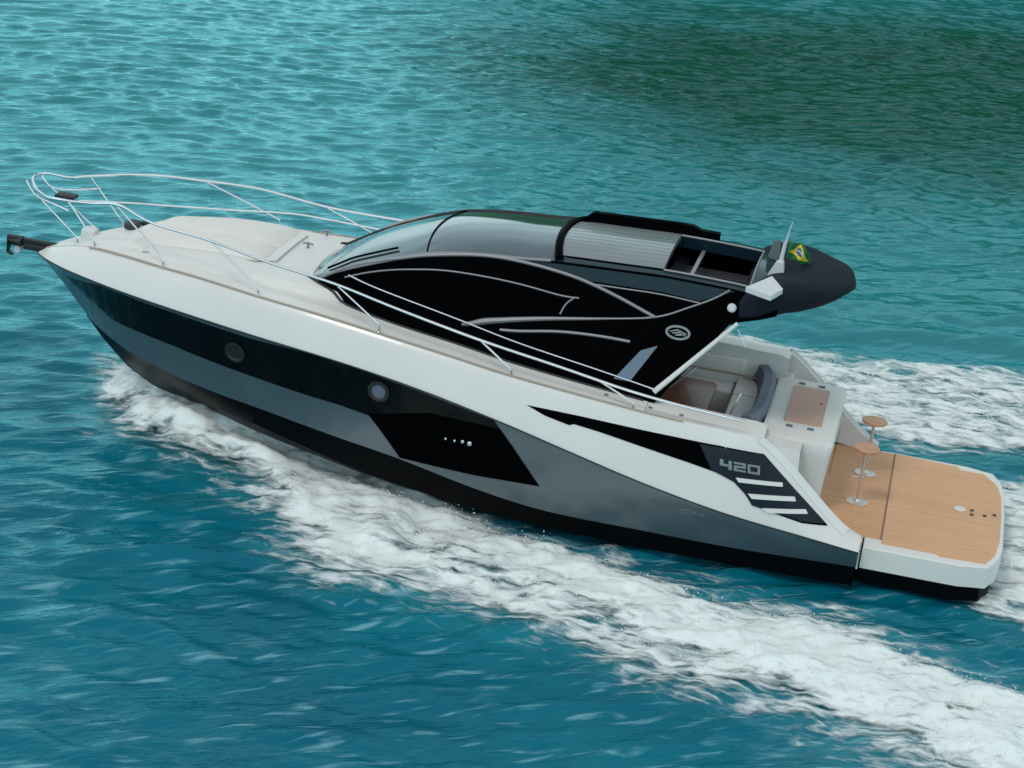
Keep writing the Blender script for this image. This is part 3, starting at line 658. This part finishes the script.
for (pa, pb) in (((10.05, -1.36, z0(10.05)), [(11.005, -0.977, 2.823)][0]), ((8.78, -1.60, z0(8.78)), [(9.465, -1.464, 2.615)][0]), ((7.6, -1.68, z0(7.6)), [(8.392, -1.650, 2.552)][0])):
    stanchion(pa, pb)
# pulpit legs and loops
(l1,) = [(11.975, 0.450, 2.155)]; (l2,) = [(12.368, 0.300, 2.099)]
stanchion((11.93, .48, 2.12), (12.35, .40, 2.66)); stanchion((12.25, .28, 2.05), (12.85, .22, 2.60)); stanchion((12.25, -.28, 2.05), (12.85, -.22, 2.60)); stanchion((11.93, -.48, 2.12), tS[2])
MB().tube(cr_line([(13.02, .20, 2.77), (12.86, .24, 2.60), (12.6, .32, 2.56), (12.3, .50, 2.56)], 6), .013, 8).build('pulpit_loop', M_steel, yacht)
MB().tube(cr_line([(13.02, -.20, 2.78), (12.86, -.24, 2.60), (12.6, -.34, 2.58), (12.3, -.56, 2.60)], 6), .013, 8).build('pulpit_loop', M_steel, yacht)
MB().box(12.45, 12.72, -.20, -.02, 2.54, 2.58, .015).build('pulpit_step', M_rubber, yacht)
MB().box(12.12, 12.32, -.16, .02, 2.04, 2.20, .05).build('chain_locker_lid', M_white, yacht)
# ensign staff socket at stern
MB().tube([(3.729, -1.350, 1.963), (3.603, -1.350, 1.750)], .008, 6).build('stay_wire', M_steel, yacht)
MB().tube([(3.395, 1.000, 1.939), (3.487, 1.000, 1.661)], .012, 6).build('hand_rail', M_steel, yacht)

# ------------------------------------------------------------------ anchor (own thing, held in the roller)
an = empty('anchor', world_matrix=YM @ Matrix.Translation((13.0, 0, 1.80)))
tag(an, 'black anchor stowed on the roller at the tip of the bow', 'anchor')
g = MB(); g.box(-.42, .18, -.035, .035, .06, .12, .015); g.build('shank', M_rubber, an)
g = MB(); g.grid([[(.10+.02*math.cos(a), .16*math.sin(a), .14-.05*abs(math.sin(a))) for a in np.linspace(-1.5, 1.5, 9)], [(.30, .10*math.sin(a), .10-.02*abs(math.sin(a))) for a in np.linspace(-1.5, 1.5, 9)], [(.33, .06*math.sin(a), -.10) for a in np.linspace(-1.5, 1.5, 9)], [(.26, .05*math.sin(a), -.14) for a in np.linspace(-1.5, 1.5, 9)]])
g.box(.12, .34, -.04, .04, .0, .13, .02); g.build('fluke', M_rubber, an)
MB().lathe((.18, -.05, -.04), [(.045, 0), (.045, .10)], 14, (0, 1, 0)).build('roller_wheel', M_antenna, an)

# ------------------------------------------------------------------ bar stools
def make_stool(x, y, label, seat_z=.76):
    st = empty('bar_stool', world_matrix=YM @ Matrix.Translation((x, y, .5695)))
    tag(st, label, 'bar stool', 'round bar stools on the aft deck')
    return st
def fill_stool(st, h=.74):
    MB().lathe((0, 0, 0), [(.14, 0), (.14, .012), (.05, .022), (.032, .05)], 24).build('base_plate', M_stoolmetal, st)
    MB().lathe((0, 0, .03), [(.022, 0), (.022, h-.07)], 16).build('pedestal', M_stoolmetal, st)
    g = MB(); g.lathe((0, 0, h-.045), [(.05, 0), (.15, .006), (.165, .02), (.165, .035), (.155, .045)], 32); g.build('seat', M_stool, st)
    g = MB(); g.lathe((0, 0, h*.42), [(.03, 0), (.03, .05)], 14); g.tube([(.02, 0, h*.45), (.12, .03, h*.45)], .009, 6); g.build('height_lever', M_stoolmetal, st)
sn = [(1.810, 0.317, 0.570)][0]; sf = [(1.781, -0.708, 1.310)][0]
s1 = make_stool(sn[0], sn[1], 'nearer round teak bar stool on the aft deck, standing in front of the other')
fill_stool(s1)
s2 = make_stool(sf[0], sf[1], 'farther round teak bar stool, at the far edge of the aft deck against the wake')
for ch in list(s1.children):
    c = ch.copy(); col.objects.link(c); c.parent = s2

# ------------------------------------------------------------------ flag
fo = [(3.202, 0.000, 3.675)][0]
fg = empty('flag', world_matrix=YM @ Matrix.Translation(fo))
tag(fg, 'small green, yellow and blue flag fluttering above the navy canvas awning', 'flag')
def flat(name, c): return mat(name, c, .7)
FM = [flat('flag_green', (.01, .14, .045)), flat('flag_yellow', (.75, .55, .04)), flat('flag_blue', (.03, .10, .30)), flat('flag_white', (.7, .7, .7))]
nu, nv = 54, 38; verts = []; faces = []; mi = []
for i in range(nu+1):
    for j in range(nv+1):
        u, v = i/nu, j/nv
        x = -.02-.29*u; z = -.225*v-.13*u-.03*math.sin(u*8+v); y = .06*math.sin(u*10+v*3)*u**.5
        verts.append((x, y, z))
for i in range(nu):
    for j in range(nv):
        a = i*(nv+1)+j; faces.append((a, a+1, a+nv+2, a+nv+1)); u, v = (i+.5)/nu-.5, (j+.5)/nv-.5
        r = math.hypot(u*1.42, v)
        k = 0
        if abs(u)/.42+abs(v)/.40 < 1: k = 1
        if r < .2: k = 2
        if r < .2 and abs(v-.08*u+.03-(u*u)*.4) < .022: k = 3
        mi.append(k)
me = bpy.data.meshes.new('flag_cloth'); me.from_pydata(verts, [], faces)
for m in FM: me.materials.append(m)
me.polygons.foreach_set('material_index', mi); me.shade_smooth()
fc = bpy.data.objects.new('cloth', me); col.objects.link(fc); fc.parent = fg
sm = fc.modifiers.new('thickness', 'SOLIDIFY'); sm.thickness = .002
MB().tube([(0, 0, .05), (.03, 0, -.42)], .009, 8).build('flag_staff', M_antenna, fg)

# ------------------------------------------------------------------ water
def axis(lo, hi, step, far, growth=1.035):
    a = list(np.arange(lo, hi, step)); s = step; v = a[0]; left = []
    while v > -far: s *= growth; v -= s; left.append(v)
    s = step; v = a[-1]; right = []
    while v < far: s *= growth; v += s; right.append(v)
    return np.array(left[::-1]+a+right)
WX = axis(-2.5, 26.0, .07, 900); WY = axis(-48.0, 9.0, .07, 900)
wr = np.random.default_rng(11)
WAVES = []
for i in range(150):
    lam = .20*(2.4/.20)**wr.random(); k = 2*math.pi/lam
    th = R(-62)+wr.normal(0, .40)
    slope = .030*(1.2 if lam < .8 else .65)
    WAVES.append((k*math.cos(th), k*math.sin(th), slope/k, wr.random()*6.283, lam))
def wave_h(X, Y, cell):
    # warp so crests do not run straight
    Xw = X+.35*np.sin(Y*.7+1.3*np.sin(X*.31))+.15*np.sin(Y*2.1+X*.9); Yw = Y+.30*np.sin(X*.63+Y*.21)+.12*np.sin(X*1.9-Y*.6)
    H = np.zeros_like(X)
    gust = .9+.15*np.sin(X*.16+Y*.23+1)*np.sin(Y*.11-X*.07+.5)+.12*np.sin(X*.41-Y*.37)
    for kx, ky, a, ph, lam in WAVES:
        f = np.clip((lam/np.maximum(cell, 1e-3)-2.5)/3, 0, 1)
        if not f.any(): continue
        if lam < .75: f = f*(1+.25*np.clip((-Y-4)/14, 0, 1))
        else: f = f*(1-.45*np.clip((-Y-4)/14, 0, 1))
        s = np.sin(kx*Xw+ky*Yw+ph); H += f*a*(s+(.30-.55*np.clip((-Y-4)/10, 0, 1))*(s*s-.5))
    return H*gust
def sdf(poly, X, Y):          # signed distance, positive inside
    P = np.array(poly); n = len(P); d = np.full(X.shape, 1e9); ins = np.zeros(X.shape, bool)
    for i in range(n):
        a = P[i]; b = P[(i+1) % n]; e = b-a; wx = X-a[0]; wy = Y-a[1]
        t = np.clip((wx*e[0]+wy*e[1])/(e@e+1e-12), 0, 1); d = np.minimum(d, np.hypot(wx-e[0]*t, wy-e[1]*t))
        c = (a[1] > Y) != (b[1] > Y)
        xi = (b[0]-a[0])*(Y-a[1])/(b[1]-a[1]+1e-12)+a[0]; ins ^= c & (X < xi)
    return np.where(ins, d, -d)
def vnoise(X, Y, f, seed):    # smooth value noise
    r = np.random.default_rng(seed).random((256, 256)); x = X*f; y = Y*f; xi = np.floor(x).astype(int); yi = np.floor(y).astype(int)
    u = x-xi; v = y-yi; u = u*u*(3-2*u); v = v*v*(3-2*v); g = lambda i, j: r[i & 255, j & 255]
    return (g(xi, yi)*(1-u)+g(xi+1, yi)*u)*(1-v)+(g(xi, yi+1)*(1-u)+g(xi+1, yi+1)*u)*v
def fbm(X, Y, f, seed, o=5, g=.55):
    s = 0; a = 1; t = 0
    for k in range(o): s = s+a*vnoise(X+k*17.3, Y-k*9.1, f, seed+k); t += a; a *= g; f *= 2.03
    return s/t
near = [(12.267, -0.796), (11.838, 0.098), (11.103, 1.006), (10.376, 1.401), (9.741, 1.672), (9.133, 2.352), (8.692, 3.187), (8.211, 3.881), (7.649, 4.207), (6.988, 4.248), (6.322, 4.338), (5.706, 4.498), (5.103, 4.654), (4.255, 4.997), (3.546, 5.324), (2.798, 5.337), (2.145, 5.522), (1.393, 5.872), (0.574, 6.129)] + [(-1.5, 6.4), (-3.5, 7.2), (-3.5, 3.4), (-1.2, 2.6)] + [(-0.351, 3.244), (0.365, 2.906), (1.055, 2.669), (1.661, 2.266), (2.479, 2.314), (3.177, 2.424), (3.829, 2.063), (4.711, 1.911), (5.499, 1.703), (6.510, 1.179), (7.302, 0.643), (8.610, -0.144)] + [(7.6, .2), (7.6, -1.2), (12.4, -1.5)]
solid = [(12.051, -0.557), (11.716, 0.118), (10.441, 0.944), (9.269, 1.585), (8.300, 2.554), (7.689, 3.310), (6.822, 3.364), (5.938, 3.548), (4.760, 4.134), (3.792, 4.495), (2.900, 4.563), (2.015, 4.723), (1.140, 5.058), (0.400, 5.421)] + [(-1.5, 5.2), (-2.5, 4.6)] + [(-0.201, 3.683), (0.575, 3.309), (1.482, 3.125), (2.436, 2.723), (3.362, 2.795), (4.393, 2.320), (5.181, 2.034), (6.321, 1.429), (7.528, 0.789), (8.745, 0.309)] + [(9.5, 0), (9.5, -1), (12.2, -1.2)]
far_w = [(5.210, -5.838), (4.735, -6.882), (4.151, -7.309), (3.166, -7.043), (2.218, -6.980), (0.988, -7.277), (-0.308, -7.607)] + [(-3.5, -9.5), (-3.5, -5.2)] + [(-0.320, -3.796), (0.568, -3.603), (1.400, -3.437), (1.972, -3.569), (2.433, -3.980), (3.047, -4.332), (4.032, -5.124)]
stern = [(0.193, -2.649), (-0.331, -3.057)] + [(-3.5, -3.8), (-3.5, 2.1)] + [(-0.348, 2.109), (0.281, 1.825)] + [(.6, 1.2), (.9, 0), (.6, -1.4)]
starb = [(12.1, -.55), (11.2, -1.6), (9.5, -2.4), (7, -3.1), (4, -3.9), (2, -4.4), (3, -6.2), (6, -5.2), (9, -3.9), (11.3, -2.2), (12.1, -1.0)]
band = [(8.411, 2.209), (7.783, 2.178), (6.842, 2.386), (6.023, 2.695), (4.914, 3.374), (3.907, 3.812), (2.951, 4.182), (2.033, 4.537), (0.934, 5.017), (-0.109, 5.536), (-0.116, 6.055), (0.903, 5.584), (1.979, 5.086), (2.875, 4.750), (3.800, 4.448), (4.770, 4.085), (5.818, 3.552), (6.622, 3.213), (7.596, 2.801)]
def foam_density(X, Y):
    D = np.zeros(X.shape)
    m = (X > -4.5) & (X < 13.5) & (Y > -12) & (Y < 9)
    x = X[m]; y = Y[m]; n = fbm(x, y*1.5, 1.3, 3)-.5; n2 = fbm(x*.7, y*1.6, 3.2, 9)-.5
    d = np.zeros(x.shape)
    for poly, soft, amp in ((near, .5, 1.0), (far_w, .35, 1.0), (stern, .25, 1.1), (starb, .3, .5)):
        s = sdf(poly, x, y)+n*.75+n2*.35+.35*np.exp(-((x-11.3)/1.6)**2)
        d = np.maximum(d, amp*np.clip(s/soft*.5+.3, 0, 1))
    s = sdf(solid, x, y)
    patch = np.clip((fbm(x*.55, y*1.3, 1.7, 21)-.38)*4, 0, 1)
    core = np.clip(s/.35+.35+.6*np.exp(-((x-11)/1.3)**2), 0, 1)
    d = d*(.74+.26*core)*(.78+.22*patch)
    bd = sdf(band, x, y)+(fbm(x*.5, y*1.4, 2.6, 71)-.5)*.9
    d = d*(1-.26*np.clip(bd/.22+.2, 0, 1))
    # thinner lace in the outer middle and towards the inner edge
    D[m] = d; return D
def spray_h(X, Y, D):
    h = D*(.03+.14*np.clip((fbm(X, Y, 2.2, 31)-.35)*2, 0, 1)+.06*(fbm(X, Y, 7, 41)-.3))
    yh = np.interp(X, [0, 5, 9, 10.5, 11.5, 12.5], [1.6, 1.75, 1.4, .9, .3, 0])
    r = np.exp(-((X-10.2)/1.9)**2)*np.exp(-(np.clip(np.abs(Y)-yh, 0, 9)/.55)**1.2)
    return h+D*(.34*r)+D*.08*np.exp(-((Y-1.0-(12-X)*.33)/.35)**2)*(X > -4)
def sheet(name, X, Y, H, attrs):
    nx, ny = X.shape; v = np.stack([X, Y, H], -1).reshape(-1, 3)
    idx = np.arange(nx*ny).reshape(nx, ny); f = np.stack([idx[:-1, :-1], idx[1:, :-1], idx[1:, 1:], idx[:-1, 1:]], -1).reshape(-1, 4)
    return v, f
def mesh_np(name, v, f, m, attrs):
    me = bpy.data.meshes.new(name); me.vertices.add(len(v)); me.vertices.foreach_set('co', v.astype(np.float32).ravel())
    me.loops.add(f.size); me.loops.foreach_set('vertex_index', f.astype(np.int32).ravel())
    me.polygons.add(len(f)); me.polygons.foreach_set('loop_start', np.arange(0, f.size, f.shape[1], dtype=np.int32))
    me.polygons.foreach_set('loop_total', np.full(len(f), f.shape[1], np.int32)); me.update(calc_edges=True); me.validate()
    for k, a in attrs.items():
        at = me.attributes.new(k, 'FLOAT', 'POINT'); at.data.foreach_set('value', a.astype(np.float32).ravel())
    me.polygons.foreach_set('use_smooth', np.ones(len(me.polygons), bool)); me.materials.append(m)
    o = bpy.data.objects.new(name, me); col.objects.link(o); return o
X, Y = np.meshgrid(WX, WY, indexing='ij')
cell = np.maximum(np.gradient(WX)[:, None], np.gradient(WY)[None, :])
D = foam_density(X, Y)
H = wave_h(X, Y, cell)*(1-.3*D)-.02*D
# swell thrown off the far side of the hull, running just outside the far wake
(sx0, sy0), (sx1, sy1) = [(3.907, -8.098), (-0.322, -8.753)]
def swell(X, Y):
    ux, uy = sx1-sx0, sy1-sy0; ln = math.hypot(ux, uy); ux /= ln; uy /= ln
    t = (X-sx0)*ux+(Y-sy0)*uy; d = (X-sx0)*uy-(Y-sy0)*ux
    w = 1/(1+np.exp(-(t+.2)/.5))
    return w*(.20*np.exp(-(d/.42)**2)+.09*np.exp(-((np.abs(d)-1.5)/.45)**2))
H = H+swell(X, Y)

def water_mat():
    m = bpy.data.materials.new('sea_water'); m.use_nodes = True; t = m.node_tree; b = t.nodes['Principled BSDF']
    b.inputs['Roughness'].default_value = .08; b.inputs['IOR'].default_value = 1.35; b.inputs['Specular Tint'].default_value = (.46, .93, 1, 1)
    at = t.nodes.new('ShaderNodeAttribute'); at.attribute_name = 'aerated'
    g = t.nodes.new('ShaderNodeNewGeometry')
    n = t.nodes.new('ShaderNodeTexNoise'); n.inputs['Scale'].default_value = .35; n.inputs['Detail'].default_value = 5; t.links.new(g.outputs['Position'], n.inputs[0])
    c1 = t.nodes.new('ShaderNodeMix'); c1.data_type = 'RGBA'; c1.inputs[6].default_value = (.0006, .088, .145, 1); c1.inputs[7].default_value = (.001, .135, .19, 1)
    mr = t.nodes.new('ShaderNodeMapRange'); mr.inputs[1].default_value = .35; mr.inputs[2].default_value = .65; t.links.new(n.outputs[0], mr.inputs[0]); t.links.new(mr.outputs[0], c1.inputs[0])
    c2 = t.nodes.new('ShaderNodeMix'); c2.data_type = 'RGBA'; c2.inputs[7].default_value = (.05, .30, .34, 1)
    ml = t.nodes.new('ShaderNodeMath'); ml.operation = 'MULTIPLY'; ml.inputs[1].default_value = .6; t.links.new(at.outputs['Fac'], ml.inputs[0])
    a2 = t.nodes.new('ShaderNodeAttribute'); a2.attribute_name = 'far_sky_tint'; a3 = t.nodes.new('ShaderNodeAttribute'); a3.attribute_name = 'shore_reflection_tint'
    c3 = t.nodes.new('ShaderNodeMix'); c3.data_type = 'RGBA'; c3.inputs[7].default_value = (.016, .165, .19, 1); t.links.new(a2.outputs['Fac'], c3.inputs[0]); t.links.new(c1.outputs[2], c3.inputs[6])
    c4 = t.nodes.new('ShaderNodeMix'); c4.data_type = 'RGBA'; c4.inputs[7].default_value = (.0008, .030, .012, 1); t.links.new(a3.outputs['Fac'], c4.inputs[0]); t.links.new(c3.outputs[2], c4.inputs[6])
    t.links.new(ml.outputs[0], c2.inputs[0]); t.links.new(c4.outputs[2], c2.inputs[6]); t.links.new(c2.outputs[2], b.inputs['Base Color'])
    # short pale streaks painted into the base colour as sky highlights along the wavelets
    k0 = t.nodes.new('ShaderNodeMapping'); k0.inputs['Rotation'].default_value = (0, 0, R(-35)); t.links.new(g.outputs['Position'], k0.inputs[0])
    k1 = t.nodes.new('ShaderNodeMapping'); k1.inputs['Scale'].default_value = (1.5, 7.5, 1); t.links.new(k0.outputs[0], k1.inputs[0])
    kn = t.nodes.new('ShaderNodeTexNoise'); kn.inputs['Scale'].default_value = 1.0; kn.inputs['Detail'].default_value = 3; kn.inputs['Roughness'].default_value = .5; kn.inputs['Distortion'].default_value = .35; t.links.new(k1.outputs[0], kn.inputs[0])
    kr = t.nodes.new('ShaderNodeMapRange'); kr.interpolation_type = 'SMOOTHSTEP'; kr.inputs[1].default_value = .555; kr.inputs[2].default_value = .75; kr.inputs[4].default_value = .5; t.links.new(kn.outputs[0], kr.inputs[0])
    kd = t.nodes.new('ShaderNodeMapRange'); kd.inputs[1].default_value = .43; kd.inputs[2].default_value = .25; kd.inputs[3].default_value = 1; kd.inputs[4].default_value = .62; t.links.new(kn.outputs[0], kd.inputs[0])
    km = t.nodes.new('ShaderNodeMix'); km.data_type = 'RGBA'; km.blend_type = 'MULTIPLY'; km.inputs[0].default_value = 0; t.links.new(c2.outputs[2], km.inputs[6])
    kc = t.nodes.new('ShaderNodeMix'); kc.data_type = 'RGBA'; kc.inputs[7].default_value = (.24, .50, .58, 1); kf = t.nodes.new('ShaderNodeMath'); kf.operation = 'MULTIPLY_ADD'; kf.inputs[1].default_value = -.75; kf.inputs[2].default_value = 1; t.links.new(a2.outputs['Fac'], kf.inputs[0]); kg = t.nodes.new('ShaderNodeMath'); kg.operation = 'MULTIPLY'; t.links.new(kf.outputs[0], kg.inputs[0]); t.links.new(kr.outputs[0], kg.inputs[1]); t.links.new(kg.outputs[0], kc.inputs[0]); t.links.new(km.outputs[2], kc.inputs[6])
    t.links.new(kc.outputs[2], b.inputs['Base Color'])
    mp = t.nodes.new('ShaderNodeMapping'); mp.inputs['Scale'].default_value = (.55, 1.7, 1); m0 = t.nodes.new('ShaderNodeMapping'); m0.inputs['Rotation'].default_value = (0, 0, R(-32)); t.links.new(g.outputs['Position'], m0.inputs[0]); t.links.new(m0.outputs[0], mp.inputs[0])
    w1 = t.nodes.new('ShaderNodeTexNoise'); w1.inputs['Scale'].default_value = 5; w1.inputs['Detail'].default_value = 4; w1.inputs['Roughness'].default_value = .55; t.links.new(mp.outputs[0], w1.inputs[0])
    w2 = t.nodes.new('ShaderNodeTexNoise'); w2.inputs['Scale'].default_value = 1.3; w2.inputs['Detail'].default_value = 3; t.links.new(mp.outputs[0], w2.inputs[0])
    b1 = t.nodes.new('ShaderNodeBump'); b1.inputs[0].default_value = .5; b1.inputs[1].default_value = .055; t.links.new(w1.outputs[0], b1.inputs['Height'])
    b2 = t.nodes.new('ShaderNodeBump'); b2.inputs[0].default_value = .5; b2.inputs[1].default_value = .10; t.links.new(w2.outputs[0], b2.inputs['Height']); t.links.new(b1.outputs[0], b2.inputs['Normal'])
    t.links.new(b2.outputs[0], b.inputs['Normal'])
    b.inputs['Specular IOR Level'].default_value = 0
    gl = t.nodes.new('ShaderNodeBsdfGlossy'); gl.inputs['Roughness'].default_value = .07; gl.inputs['Color'].default_value = (.50, .96, 1, 1); t.links.new(b2.outputs[0], gl.inputs['Normal'])
    fr = t.nodes.new('ShaderNodeFresnel'); fi = t.nodes.new('ShaderNodeMath'); fi.operation = 'MULTIPLY_ADD'; fi.inputs[1].default_value = .46; fi.inputs[2].default_value = 1.36; fd = t.nodes.new('ShaderNodeMath'); fd.operation = 'MULTIPLY_ADD'; fd.inputs[1].default_value = -.85; t.links.new(a3.outputs['Fac'], fd.inputs[0]); t.links.new(a2.outputs['Fac'], fd.inputs[2]); t.links.new(fd.outputs[0], fi.inputs[0]); t.links.new(fi.outputs[0], fr.inputs['IOR']); t.links.new(b2.outputs[0], fr.inputs['Normal'])
    ms = t.nodes.new('ShaderNodeMixShader'); t.links.new(fr.outputs[0], ms.inputs[0]); t.links.new(b.outputs[0], ms.inputs[1]); t.links.new(gl.outputs[0], ms.inputs[2])
    t.links.new(ms.outputs[0], t.nodes['Material Output'].inputs['Surface'])
    return m
v, f = sheet('water', X, Y, H, None)
far_sky_tint = np.clip((-Y+3-3*(fbm(X, Y, .08, 51)-.5))/15, 0, 1); far_sky_tint = far_sky_tint*far_sky_tint*(3-2*far_sky_tint)  # far water painted paler for the sky's reflection; also raises the Fresnel IOR
shore_reflection_poly = [(12.041, -26.788), (10.915, -31.612), (8.580, -34.207), (6.017, -36.338), (-0.220, -41.161)] + [(-30, -43), (-30, -14)] + [(-0.288, -19.448), (3.274, -18.948), (6.068, -19.453), (8.559, -21.340), (10.883, -23.719)]
sd_ = sdf(shore_reflection_poly, X, Y)+(fbm(X, Y*2, .25, 61, 3)-.5)*6; shore_reflection_tint = np.clip(sd_/10+.6, 0, 1); shore_reflection_tint = .95*shore_reflection_tint*shore_reflection_tint*(3-2*shore_reflection_tint)  # dark green reflection of the shore, painted into the water colour
water = mesh_np('water', v, f, water_mat(), {'aerated': D, 'far_sky_tint': far_sky_tint, 'shore_reflection_tint': shore_reflection_tint}); tag(water, 'teal sea rippled by a light wind', 'water', kind='structure')

# foam: a raised, torn sheet over the wake
def foam_mat():
    m = bpy.data.materials.new('wake_foam'); m.use_nodes = True; t = m.node_tree; b = t.nodes['Principled BSDF']; out = t.nodes['Material Output']
    b.inputs['Base Color'].default_value = (.74, .785, .78, 1); b.inputs['Roughness'].default_value = .7
    b.inputs['Subsurface Weight'].default_value = 0
    at = t.nodes.new('ShaderNodeAttribute'); at.attribute_name = 'foam_amount'; g = t.nodes.new('ShaderNodeNewGeometry')
    mp = t.nodes.new('ShaderNodeMapping'); mp.inputs['Scale'].default_value = (.55, 1.5, 1); mp.inputs['Rotation'].default_value = (0, 0, R(14)); t.links.new(g.outputs['Position'], mp.inputs[0])
    ds = t.nodes.new('ShaderNodeTexNoise'); ds.inputs['Scale'].default_value = 2.5; ds.inputs['Detail'].default_value = 3; t.links.new(mp.outputs[0], ds.inputs[0])
    ad = t.nodes.new('ShaderNodeMix'); ad.data_type = 'RGBA'; ad.blend_type = 'LINEAR_LIGHT'; ad.inputs[0].default_value = .25; t.links.new(mp.outputs[0], ad.inputs[6]); t.links.new(ds.outputs['Color'], ad.inputs[7])
    n1 = t.nodes.new('ShaderNodeTexNoise'); n1.inputs['Scale'].default_value = 4.6; n1.inputs['Detail'].default_value = 9; n1.inputs['Roughness'].default_value = .62; t.links.new(ad.outputs[2], n1.inputs[0])
    vo = t.nodes.new('ShaderNodeTexVoronoi'); vo.feature = 'DISTANCE_TO_EDGE'; vo.inputs['Scale'].default_value = 5; t.links.new(ad.outputs[2], vo.inputs[0])
    def mth(op, a, bb, cc=None):
        n = t.nodes.new('ShaderNodeMath'); n.operation = op
        for i, v in ((0, a), (1, bb), (2, cc)):
            if v is None: continue
            if isinstance(v, (int, float)): n.inputs[i].default_value = v
            else: t.links.new(v, n.inputs[i])
        return n.outputs[0]
    thr = mth('SUBTRACT', .82, mth('MULTIPLY', at.outputs['Fac'], .62))     # high density -> low threshold
    val = mth('ADD', mth('MULTIPLY', n1.outputs[0], 1.0), mth('MULTIPLY', mth('SUBTRACT', .12, vo.outputs['Distance']), .35))
    mr = t.nodes.new('ShaderNodeMapRange'); mr.interpolation_type = 'SMOOTHSTEP'; mr.inputs[1].default_value = -.20; mr.inputs[2].default_value = .24; t.links.new(mth('SUBTRACT', val, thr), mr.inputs[0])
    tr = t.nodes.new('ShaderNodeBsdfTransparent'); mxs = t.nodes.new('ShaderNodeMixShader')
    t.links.new(mr.outputs[0], mxs.inputs[0]); t.links.new(tr.outputs[0], mxs.inputs[1]); t.links.new(b.outputs[0], mxs.inputs[2]); t.links.new(mxs.outputs[0], out.inputs[0])
    bp = t.nodes.new('ShaderNodeBump'); bp.inputs[0].default_value = .32; bp.inputs[1].default_value = .05; t.links.new(n1.outputs[0], bp.inputs['Height']); t.links.new(bp.outputs[0], b.inputs['Normal'])
    return m
fxs = np.arange(-4.2, 12.8, .04); fys = np.arange(-11.0, 8.5, .04)
FX, FY = np.meshgrid(fxs, fys, indexing='ij'); FD = foam_density(FX, FY)
# keep out of the hull
hb = np.vectorize(lambda x: (ych(x)-.12 if 1.6 < x < 5.0 else (1.45 if x > .1 and x <= 1.6 else -1)))(fxs)[:, None]
FH = wave_h(FX, FY, np.full(FX.shape, .07))*(1-.3*FD)-.02*FD+.004+spray_h(FX, FY, FD)+swell(FX, FY)
v, f = sheet('foam', FX, FY, FH, None)
keep = (FD > .02) & (np.abs(FY) > hb)
kf = keep.reshape(-1)[f].all(axis=1); f = f[kf]; used = np.unique(f); remap = np.full(len(v), -1); remap[used] = np.arange(len(used))
foam = mesh_np('wake_foam', v[used], remap[f], foam_mat(), {'foam_amount': FD.reshape(-1)[used]})
tag(foam, 'churned white foam spreading from the yacht hull', 'foam', kind='stuff')

# flying spray droplets along the crests of the wake
dr = []; tries = rng.random((60000, 2)); px = -3+15.2*tries[:, 0]; py = -9+16*tries[:, 1]
dd = foam_density(px, py); ok = (dd > .55) & (np.abs(py) > 1.5); px = px[ok]; py = py[ok]; dd = dd[ok]
hh = wave_h(px, py, np.full(px.shape, .07))+spray_h(px, py, dd)
sel = rng.permutation(len(px))[:6000]; V = []; Fc = []
for q in sel:
    c = Vector((px[q], py[q], hh[q]+abs(rng.normal(0, .05)))); r = .004+.010*rng.random()**2; a = rng.random()*6; n = len(V)
    V += [(c.x+r*math.cos(a), c.y+r*math.sin(a), c.z), (c.x+r*math.cos(a+2.1), c.y+r*math.sin(a+2.1), c.z), (c.x+r*math.cos(a+4.2), c.y+r*math.sin(a+4.2), c.z), (c.x, c.y, c.z+r*1.3), (c.x, c.y, c.z-r)]
    Fc += [(n, n+1, n+3), (n+1, n+2, n+3), (n+2, n, n+3), (n+1, n, n+4), (n+2, n+1, n+4), (n, n+2, n+4)]
sp_ = mesh_np('spray_droplets', np.array(V), np.array(Fc), mat('spray_white', (.8, .82, .82), .4), {})
tag(sp_, 'fine white spray drops thrown up along the wake', 'spray', kind='stuff')

# ------------------------------------------------------------------ wooded shore across the water (outside the frame, mirrored by it)
def shore():
    hx_ = np.linspace(-110, 40, 160); hy_ = np.linspace(0, 1, 24); V = np.zeros((160, 24, 3))
    for i, x in enumerate(hx_):
        for j, t in enumerate(hy_):
            y = -72-40*t+3*math.sin(x*.07); e = min(1, max(0, (36-x)/24)); e = e*e*(3-2*e)
            z = -1+e*34*math.sin(min(1, t*3)*math.pi/2)*(.85+.3*noise.noise(Vector((x*.05, t, 2)))) + 2.5*e*noise.noise(Vector((x*.25, y*.25, 0)))+1.5*e*noise.noise(Vector((x*.9, y*.9, 4)))
            V[i, j] = (x, y, z)
    idx = np.arange(160*24).reshape(160, 24); f = np.stack([idx[:-1, :-1], idx[1:, :-1], idx[1:, 1:], idx[:-1, 1:]], -1).reshape(-1, 4)
    o = mesh_np('hills', V.reshape(-1, 3), f, mat('forest_canopy', (.006, .10, .03), .9, var=.5, vscale=.3), {}); tag(o, 'dark green wooded shore', 'hills', kind='structure')
shore()
print('scene built')
